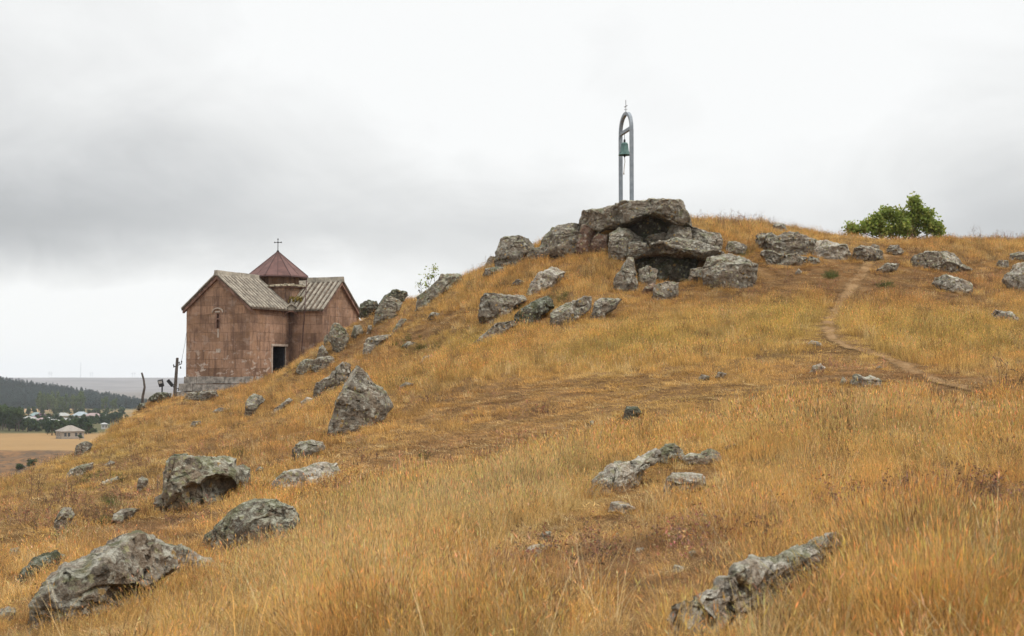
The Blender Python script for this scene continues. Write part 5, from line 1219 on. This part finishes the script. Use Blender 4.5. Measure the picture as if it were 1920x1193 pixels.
# ------------------------------------------------------------------ dry grass
m_grass = leaf_mat('dry_grass_blades', 0.6, 0.33)
def tuft(name, seed, n, h0, h1, rad, width, lean, curl, heads=0.0, seg=3, flat=0.0, branch=0):
    rg = np.random.default_rng(seed); V = []; Fc = []; S = []
    for k in range(n):
        a = rg.uniform(0, 6.283); r = rad * math.sqrt(rg.random()); base = np.array([math.cos(a) * r, math.sin(a) * r, -.03])
        b = a + rg.normal() * 1.1; dr = np.array([math.cos(b), math.sin(b), 0]); h = rg.uniform(h0, h1) * (1 - .25 * r / rad)
        ln = abs(rg.normal()) * lean; cu = abs(rg.normal()) * curl
        if rg.random() < flat: ln *= 3.5
        wa = rg.uniform(0, 6.283); wd = np.array([math.cos(wa), math.sin(wa), 0]); sh = rg.uniform(.55, 1.18); hue = rg.uniform(-.03, .03); sc = (sh * (1 + hue * .5), sh, sh * (1 - hue))
        pts_ = []
        for i in range(seg + 1):
            t = i / seg; dz = h * t * (1 - .35 * (ln * t + cu * t * t)); pts_.append(base + np.array([0, 0, max(dz, .01 * t)]) + dr * h * (ln * t + cu * t * t))
        b0 = len(V)
        for i, p in enumerate(pts_[:-1]):
            w_ = width * (1 - .7 * i / seg) * .5; V += [p - wd * w_, p + wd * w_]; S += [sc, sc]
        V.append(pts_[-1]); S.append(sc)
        for i in range(seg - 1): Fc.append((b0 + 2 * i, b0 + 2 * i + 1, b0 + 2 * i + 3, b0 + 2 * i + 2))
        Fc.append((b0 + 2 * seg - 2, b0 + 2 * seg - 1, b0 + 2 * seg))
        if rg.random() < heads:                          # seed head
            p = pts_[-1]; d = pts_[-1] - pts_[-2]; d /= np.linalg.norm(d) + 1e-9; hl = rg.uniform(.03, .07); s2 = tuple(x * rg.uniform(.8, 1.25) for x in sc); x0 = p - d * hl * .5
            for q in range(2):
                w2 = np.array([math.cos(wa + q * 1.57), math.sin(wa + q * 1.57), 0]) * width * .8; b0 = len(V)
                V += [x0, x0 + d * hl * .4 + w2, x0 + d * hl, x0 + d * hl * .4 - w2]; S += [s2] * 4; Fc.append((b0, b0 + 1, b0 + 2, b0 + 3))
        for q in range(branch):                          # side twigs with withered leaves
            t = rg.uniform(.3, 1); i = min(int(t * seg), seg - 1); p = pts_[i] * (1 - (t * seg - i)) + pts_[i + 1] * (t * seg - i); d = rg.normal(size=3); d[2] = abs(d[2]) + .3; d /= np.linalg.norm(d); l = h * rg.uniform(.12, .3); b0 = len(V); s2 = tuple(x * rg.uniform(.6, 1.1) for x in sc)
            V += [p - wd * width * .3, p + wd * width * .3, p + d * l]; Fc.append((b0, b0 + 1, b0 + 2)); S += [s2] * 3
            for z_ in range(2):
                e = p + d * l * rg.uniform(.5, 1); u = rg.normal(size=3); u *= .013 / np.linalg.norm(u); v = rg.normal(size=3); v *= .016 / np.linalg.norm(v); b0 = len(V); V += [e - u, e + v, e + u]; Fc.append((b0, b0 + 1, b0 + 2)); S += [s2] * 3
    return soup(name, V, Fc, S, m_grass)
nearT = [tuft('grass_tuft', 300 + k, 46, .20, .46, .13, .0034, .22, .25, .45, 4) for k in range(5)]
nearM = [tuft('grass_tuft', 320 + k, 64, .07, .22, .16, .0034, .45, .5, .1, 3, .3) for k in range(4)]
nearS = [tuft('grass_tuft', 340 + k, 80, .03, .10, .18, .0036, .9, .7, .0, 3, .6) for k in range(4)]
farT = [tuft('grass_tuft', 360 + k, 44, .18, .42, .22, .009, .20, .22, .25, 3) for k in range(5)]
farM = [tuft('grass_tuft', 380 + k, 52, .07, .22, .26, .009, .45, .5, .0, 2, .3) for k in range(4)]
farS = [tuft('grass_tuft', 400 + k, 60, .03, .10, .28, .010, .9, .7, .0, 2, .6) for k in range(4)]
stray = [tuft('grass_tuft', 420 + k, 6, .42, .78, .10, .0042, .32, .30, .8, 5) for k in range(4)]
protos = nearT + nearM + nearS + farT + farM + farS + stray
GOLD = np.array([0.80, 0.545, 0.195]); ORNG = np.array([0.70, 0.412, 0.122]); BRWN = np.array([0.41, 0.222, 0.088]); PALE = np.array([0.80, 0.62, 0.32]); OLIV = np.array([0.56, 0.42, 0.11]); DARK = np.array([0.14, 0.085, 0.045])
TALL = [(900, 950, 330, 62, .85, -14), (640, 1080, 170, 80, .35, 0), (1620, 815, 340, 45, .8, 0), (1780, 1130, 340, 100, .75, 0), (1450, 1170, 180, 40, .4, 0), (800, 1195, 420, 30, .35, 0), (1250, 640, 340, 40, .55, -8), (1770, 640, 230, 40, .65, 0),
        (950, 525, 150, 32, .7, -20), (1130, 505, 60, 45, .7, 0), (1400, 420, 110, 22, .9, 10), (860, 690, 170, 30, .55, -12), (640, 740, 90, 40, .4, -20), (1860, 470, 150, 25, .4, 0), (500, 730, 120, 30, .3, -20), (1500, 570, 200, 22, .25, 0),
        (1180, 765, 330, 50, -.38, -8), (850, 855, 230, 38, -.6, -10), (1100, 1065, 230, 62, -.55, -5), (1720, 718, 200, 26, -.9, 5), (1800, 955, 200, 36, -.6, 0), (120, 965, 200, 60, -.35, -18), (330, 1010, 150, 60, -.3, 0), (1560, 520, 150, 34, -.6, 0), (1000, 740, 200, 26, -.3, -10), (1420, 1125, 190, 52, -.7, -30), (1290, 1165, 120, 80, -.75, -20), (1568, 640, 60, 36, -.9, 20), (1165, 925, 95, 42, -.85, -28), (1290, 915, 70, 26, -.6, 0)]
REDD = [(1180, 765, 330, 52, .06, -8), (850, 855, 230, 40, .5, -10), (1100, 1070, 240, 66, .7, -5), (1720, 718, 240, 32, .6, 5), (1800, 955, 210, 40, .6, 0), (130, 950, 260, 90, .85, -18), (330, 1010, 170, 70, .55, 0), (720, 650, 140, 60, .8, -20), (880, 735, 170, 34, .5, -12), (1580, 520, 260, 60, .75, 0), (1010, 500, 120, 40, .45, -20), (1780, 520, 220, 50, .7, 0), (1300, 570, 250, 30, .4, 0), (450, 800, 200, 60, .45, -25), (1380, 1030, 150, 50, .5, 0), (560, 860, 150, 40, .4, -10),
        (900, 950, 330, 62, -.7, -14), (1620, 815, 340, 45, -.45, 0), (1250, 640, 340, 40, -.5, -8), (1770, 640, 230, 40, -.5, 0)]
OLV = [(1250, 640, 300, 42, .6, -8), (1770, 630, 230, 42, .6, 0), (880, 640, 70, 30, .6, 0), (1000, 590, 80, 30, .35, 0), (760, 640, 60, 40, .25, 0), (150, 920, 220, 90, .45, -20), (660, 960, 80, 30, .3, 0), (1480, 610, 80, 40, .4, 0), (1250, 750, 200, 40, .3, -8)]
def blobs(tab, px, py):
    o = 0
    for q in tab:
        cx_, cy_, rx, ry, v = q[:5]; an = R(q[5]) if len(q) > 5 else 0
        dx, dy = px - cx_, py - cy_; a_ = dx * math.cos(an) + dy * math.sin(an); b_ = -dx * math.sin(an) + dy * math.cos(an)
        o = o + v * np.exp(-(np.abs(a_ / rx) ** 2.6) - (np.abs(b_ / ry) ** 2.6))
    return o
def near_rock(x, y, grow=1.0):
    bad = np.zeros(len(x), bool)
    for (cx_, cy_, ax, ay, hl, hw) in FOOT:
        dx, dy = x - cx_, y - cy_; u = dx * ax + dy * ay; v = -dx * ay + dy * ax
        bad |= (u / (hl * grow)) ** 2 + (v / (hw * grow)) ** 2 < 1
    return bad
def in_church(x, y, m=0.25):
    dx, dy = x - CX, y - CY; a = dx * U[0] + dy * U[1]; b_ = dx * Vv[0] + dy * Vv[1]
    return ((a > -CW - m) & (a < m) & (b_ > -CL - m) & (b_ < CW2 + CL)) | ((a > -CW - CL2) & (a < CL2 + m) & (b_ > -m) & (b_ < CW2 + m))
def sample(rho, nmax, rmin=2.5, rmax=100, az0=-25, az1=24.5):
    r = np.sqrt(RNG.uniform(rmin ** 2, rmax ** 2, nmax)); a = np.radians(RNG.uniform(az0, az1, nmax))
    area = 0.5 * (rmax ** 2 - rmin ** 2) * math.radians(az1 - az0); base = nmax / area
    k = RNG.random(nmax) < np.minimum(1, rho(r) / base); return r[k] * np.sin(a[k]), r[k] * np.cos(a[k]), r[k]
parts_ = [sample(lambda r: 150.0 + 0 * r, 36000, 2.5, 13), sample(lambda r: 130 * (13 / r) ** 1.15, 330000, 13, 45), sample(lambda r: 46 * (45 / r) ** 1.0, 200000, 45, 102)]
x = np.concatenate([p[0] for p in parts_]); y = np.concatenate([p[1] for p in parts_]); d = np.concatenate([p[2] for p in parts_])
z = hill_z(x, y)
px, py = project(x, y, z)
ok = ~near_rock(x, y) & ~in_church(x, y)
ok &= ~((px > 1186) & (px < 1330) & (py < 545) & (py > 440) & (y > 57.2) & (y < 60))
pd = path_dist(x, y); ok &= RNG.random(len(x)) < np.clip(.02 + 1.05 * (pd + 1.0 * fbm2(x, y, 1.3, 3, 181)), np.where(y < 46, .38, .24), 1)
gap = fbm2(x, y, 1.7, 3, 171) + .16 * blobs(REDD, px, py); tus = fbm2(x, y, 2.1, 3, 201); ok &= RNG.random(len(x)) > .62 * np.clip((-tus - .03) * 4, 0, 1) * np.clip(1.2 - d / 70, .25, 1)
ok &= RNG.random(len(x)) > .62 * np.clip((gap - .16) * 2.0, 0, 1)
x, y, z, d, px, py, pd = [q[ok] for q in (x, y, z, d, px, py, pd)]
nn = len(x)
n1 = fbm2(x, y, 0.35, 3, 101); n2 = fbm2(x, y, 1.1, 3, 111); n3 = fbm2(x, y, 0.12, 3, 121)
n4 = fbm2(x, y, 2.4, 2, 161); tus = fbm2(x, y, 2.1, 3, 201)
tall = 1.1 * blobs(TALL, px + 60 * n1, py + 22 * n2) + 0.45 * n1 + 0.45 * n2 - 0.10
tall = np.where(pd < 1.5, tall - .6 * (1.5 - pd), tall)
red = blobs(REDD, px + 60 * n1, py + 22 * n2) + 0.45 * n3 + 0.4 * n1 + 0.16; olv = blobs(OLV, px, py) + 0.4 * fbm2(x, y, 0.3, 3, 131)
cls = np.where(tall > .16 + .22 * RNG.normal(size=nn), 0, np.where(tall > -.22 + .2 * RNG.normal(size=nn), 1, 2))
far = d > 21 + 3 * RNG.normal(size=nn)
off = np.array([0, 5, 9]); cnt = np.array([5, 4, 4])
idx = off[cls] + (RNG.random(nn) * cnt[cls]).astype(int) + np.where(far, 13, 0)
c = GOLD[None] * np.ones((nn, 1))
lerp = lambda a, b_, t: a * (1 - np.clip(t, 0, 1))[:, None] + b_ * np.clip(t, 0, 1)[:, None]
c = lerp(c, ORNG, .52 + .9 * n2 + .35 * red - .5 * blobs([(880, 960, 300, 70, 1, -14), (650, 1100, 200, 60, .7)], px, py))
c = lerp(c, BRWN, .9 * red - .05 + .35 * (cls == 2) - .25 * (cls == 0))
c = lerp(c, OLIV, 0.9 * olv - .05)
c = lerp(c, PALE, (RNG.random(nn) < .10) * .8 + blobs([(880, 960, 260, 55, .5, -14), (640, 1100, 200, 60, .3), (1700, 800, 300, 35, .25)], px, py))
n5 = fbm2(x, y, 1.15, 3, 191); clump = np.clip((np.maximum(n4, n5) - .14) * 3, 0, 1) * np.clip(.28 + .9 * red, 0, 1)
c = lerp(c, DARK, np.where(RNG.random(nn) < .10 + .60 * clump, RNG.uniform(.5, .95, nn), 0))
c = c * (1 + .32 * n2 * (n2 < 0) + .24 * n1 + .42 * n4)[:, None]
c = c * np.exp(.24 * RNG.normal(size=(nn, 1)))
ROCKLOW = []
for o in bpy.data.objects:
    if o.get('category') in ('rock', 'stone') and o.type == 'MESH':
        co = np.empty(len(o.data.vertices) * 3); o.data.vertices.foreach_get('co', co); co = co.reshape(-1, 3) + np.array(o.location)
        qx, qy = project(co[:, 0], co[:, 1], co[:, 2]); gx_, gy_ = float((qx.min() + qx.max()) / 2), float(qy.max()); D_ = float(co[:, 1].mean())
        ROCKLOW.append((gx_, qy.min() * .35 + gy_ * .65 + 6, (qx.max() - qx.min()) * .55 + 8, (gy_ - qy.min()) * .55 + .30 * F / D_ , D_))
low = np.zeros(nn)
for (cx_, cy_, rx, ry, D_) in ROCKLOW:
    low = np.maximum(low, np.exp(-(((px - cx_) / rx) ** 4 + ((py - cy_) / ry) ** 4)) * (abs(y - D_) < .18 * D_))
low = np.maximum(low, 1.8 * np.clip(.95 - pd, 0, 1))
scz = (1 - .25 * low) * (1 + .42 * np.clip(tall, -.6, 1.1)) * np.exp(.16 * RNG.normal(size=nn)) * (1 + .75 * np.clip(tus, -.6, .8))
sxy = np.exp(.12 * RNG.normal(size=nn))
wind = .10 * fbm2(x, y, .25, 2, 141)
rot = np.stack([RNG.normal(size=nn) * .10, RNG.normal(size=nn) * .10 + wind, RNG.uniform(0, 6.283, nn)], 1)
# tufts hugging the foot of every rock
hx, hy, hs_ = [], [], []
for (cx_, cy_, ax, ay, hl, hw) in FOOT:
    dd_ = math.hypot(cx_, cy_); nq = int(min(90, max(6, (hl + hw) * 4 * 13 * min(1, (25 / dd_)) ** .6)))
    th = RNG.uniform(0, 6.283, nq); kk = RNG.uniform(.98, 1.10, nq) + .06 / hl; u_, v_ = hl * kk * np.cos(th), hw * kk * np.sin(th)
    hx += list(cx_ + u_ * ax - v_ * ay); hy += list(cy_ + u_ * ay + v_ * ax); hs_ += list(np.where(v_ * (1 if ax > 0 else -1) < -.2 * hw, .55, .95) * min(1.0, max(.3, 1.1 * hl ** .7)))
hx, hy, hs_ = np.array(hx), np.array(hy), np.array(hs_); nk = len(hx); hz_ = hill_z(hx, hy); hpx, hpy = project(hx, hy, hz_)
ok = ~((hpx > 1186) & (hpx < 1330) & (hpy < 545) & (hpy > 440) & (hy > 57.2) & (hy < 60)) & ~in_church(hx, hy); hx, hy, hz_, hs_ = hx[ok], hy[ok], hz_[ok], hs_[ok]; nk = len(hx)
hd_ = np.hypot(hx, hy) > 21; hc = np.where(RNG.random(nk)[:, None] < .45, ORNG[None], np.where(RNG.random(nk)[:, None] < .5, BRWN[None], GOLD[None])) * np.exp(.18 * RNG.normal(size=(nk, 1)))
sel = (tall > -.15) & (d < 34) & (RNG.random(nn) < .045); ks = int(sel.sum())
x2, y2 = x[sel] + RNG.normal(size=ks) * .1, y[sel] + RNG.normal(size=ks) * .1
x = np.concatenate([x, x2]); y = np.concatenate([y, y2]); z = np.concatenate([z, hill_z(x2, y2)]); rot = np.concatenate([rot, rot[sel] * np.array([1.4, 1.4, 1])])
sxy = np.concatenate([sxy, np.ones(ks)]); scz = np.concatenate([scz, np.exp(.18 * RNG.normal(size=ks)) * (1 - .35 * low[sel])]); idx = np.concatenate([idx, 26 + RNG.integers(0, 4, ks)])
c = np.concatenate([c, np.where(RNG.random(ks)[:, None] < .6, PALE[None], ORNG[None]) * np.exp(.2 * RNG.normal(size=(ks, 1)))])
x = np.concatenate([x, hx]); y = np.concatenate([y, hy]); z = np.concatenate([z, hz_]); rot = np.concatenate([rot, np.stack([RNG.normal(size=nk) * .16, RNG.normal(size=nk) * .16, RNG.uniform(0, 6.28, nk)], 1)])
sxy = np.concatenate([sxy, np.ones(nk)]); scz = np.concatenate([scz, hs_ * np.exp(.2 * RNG.normal(size=nk))]); idx = np.concatenate([idx, np.where(RNG.random(nk) < .6, RNG.integers(0, 5, nk), 5 + RNG.integers(0, 4, nk)) + np.where(hd_, 13, 0)]); c = np.concatenate([c, hc])
c = c / np.maximum(1, c.max(1, keepdims=True) / .82)
scatter('dry_grass', np.stack([x, y, z], 1), rot, np.stack([sxy, sxy, scz], 1), idx, c, protos, ("golden and orange dry grass covering the whole hillside", "grass"))
print('grass tufts', nn)

# dead herbs, dark stalks and a few green weeds
herb = [tuft('weed', 500 + k, 9, .16, .38, .10, .0045, .30, .15, 0, 3, .1, 7) for k in range(4)]
stalk = [tuft('weed', 520 + k, 3, .55, .95, .05, .007, .06, .05, 0, 4, 0, 16) for k in range(4)]
herbf = [tuft('weed', 540 + k, 12, .15, .36, .18, .012, .30, .15, 0, 2, .1, 6) for k in range(3)]
stalkf = [tuft('weed', 560 + k, 4, .5, .85, .12, .011, .07, .05, 0, 3, 0, 10) for k in range(3)]
HX = []; HY = []
a_ = sample(lambda r: 9 * np.minimum(1, (16 / r)) ** .8, 60000, 4, 100)
x, y, d = a_; z = hill_z(x, y); px, py = project(x, y, z)
dens = -.10 + .42 * blobs(REDD, px, py) + .8 * fbm2(x, y, .4, 3, 151)
ok = (RNG.random(len(x)) < dens) & ~near_rock(x, y, .95) & ~in_church(x, y) & (path_dist(x, y) > 1.2)
ok &= ~((px > 1186) & (px < 1330) & (py < 545) & (py > 440) & (y > 55.0) & (y < 60))
x, y, z, d = x[ok], y[ok], z[ok], d[ok]; nh = len(x)
st = RNG.random(nh) < .02; far = d > 24
idx = np.where(st, 4, 0) + RNG.integers(0, 4, nh); idx = np.where(far, np.where(st, 11, 8) + RNG.integers(0, 3, nh), idx)
c = np.array([0.34, 0.19, 0.10])[None] * np.exp(.35 * RNG.normal(size=(nh, 1))) * np.array([1, 1, 1])[None]
c = np.where(st[:, None], np.array([0.17, 0.105, 0.065])[None], c)
# tall weeds along the skyline at the right
wpx = np.concatenate([RNG.normal(1385, 42, 46), RNG.normal(1872, 22, 14), RNG.uniform(1500, 1920, 10), RNG.normal(860, 30, 6)]); wl = []
for q in wpx:
    dd = np.linspace(56, 84, 57); X_ = (q - 960) / F * dd; zz_ = hill_z(X_, dd); pp_ = project(X_, dd, zz_)[1]; i = int(np.argmin(pp_)); j = max(0, i - RNG.integers(0, 4)); wl.append((X_[j], dd[j], zz_[j]))
wl = np.array(wl); x = np.concatenate([x, wl[:, 0]]); y = np.concatenate([y, wl[:, 1]]); z = np.concatenate([z, wl[:, 2]])
idx = np.concatenate([idx, 11 + RNG.integers(0, 3, len(wl))]); c = np.concatenate([c, np.tile([0.24, 0.125, 0.075], (len(wl), 1)) * np.exp(.2 * RNG.normal(size=(len(wl), 1)))])
nh = len(x); s_ = np.exp(.2 * RNG.normal(size=nh))
scatter('dead_weeds', np.stack([x, y, z], 1), np.stack([RNG.normal(size=nh) * .08, RNG.normal(size=nh) * .08, RNG.uniform(0, 6.28, nh)], 1), np.stack([s_, s_, s_], 1), idx, c, herb + stalk + herbf + stalkf,
        ("dead brown weeds and dark stalks scattered through the dry grass", "weeds"))
GREEN = [(1555, 519, 14, 5, 26), (1662, 537, 14, 5, 14), (960, 620, 30, 12, 18), (990, 605, 16, 14, 26), (760, 650, 40, 20, 26), (830, 655, 30, 10, 12), (440, 850, 20, 12, 10), (210, 945, 10, 6, 10), (190, 985, 8, 5, 8), (130, 1010, 8, 6, 8), (450, 1020, 40, 14, 10), (660, 950, 30, 20, 12), (880, 890, 60, 20, 10), (170, 900, 50, 20, 16), (640, 690, 16, 8, 10), (1395, 475, 14, 6, 14), (1150, 610, 40, 8, 10), (560, 690, 20, 8, 14), (1050, 560, 16, 6, 10)]
gl_ = []
for (cx_, cy_, rx, ry, nq) in GREEN:
    for k in range(nq):
        a_, b_ = cx_ + rx * RNG.normal() * .6, cy_ + ry * RNG.normal() * .6; dd = hit(a_, b_)
        if dd: q = P(a_, b_, dd); gl_.append((q[0], q[1], float(hill_z(q[0], q[1]))))
gl_ = np.array(gl_); ng_ = len(gl_); s_ = np.exp(.25 * RNG.normal(size=ng_)) * .62
gc = np.array([0.13, 0.15, 0.035])[None] * np.exp(.25 * RNG.normal(size=(ng_, 1))) * np.array([1, 1, 1])[None]
scatter('green_weeds', gl_, np.stack([0 * s_, 0 * s_, RNG.uniform(0, 6.28, ng_)], 1), np.stack([s_, s_, s_], 1), RNG.integers(0, 3, ng_), gc, [tuft('green_weed', 600 + k, 16, .16, .36, .14, .014, .35, .2, 0, 2, .1, 8) for k in range(3)],
        ("small green weeds growing in patches among dry grass and rocks", "weeds"))

# ------------------------------------------------------------------ the air
mb = MB(); mb.hexa([(-9400, -70, -70), (9400, -70, -70), (9400, 9200, -70), (-9400, 9200, -70)], [(-9400, -70, 125), (9400, -70, 125), (9400, 9200, 125), (-9400, 9200, 125)])
m_haze = bpy.data.materials.new('haze_air'); m_haze.use_nodes = True; n = m_haze.node_tree; n.nodes.clear()
pv = N(n, 'ShaderNodeVolumePrincipled'); pv.inputs['Density'].default_value = 0.000075; pv.inputs['Color'].default_value = (0.84, 0.90, 0.98, 1); pv.inputs['Density Attribute'].default_value = ''
o = N(n, 'ShaderNodeOutputMaterial'); L(n, pv.outputs[0], o.inputs['Volume'])
hz = mb.build('haze', m_haze); tag(hz, "thin pale air haze over the whole valley and hill", "haze", None, 'stuff')
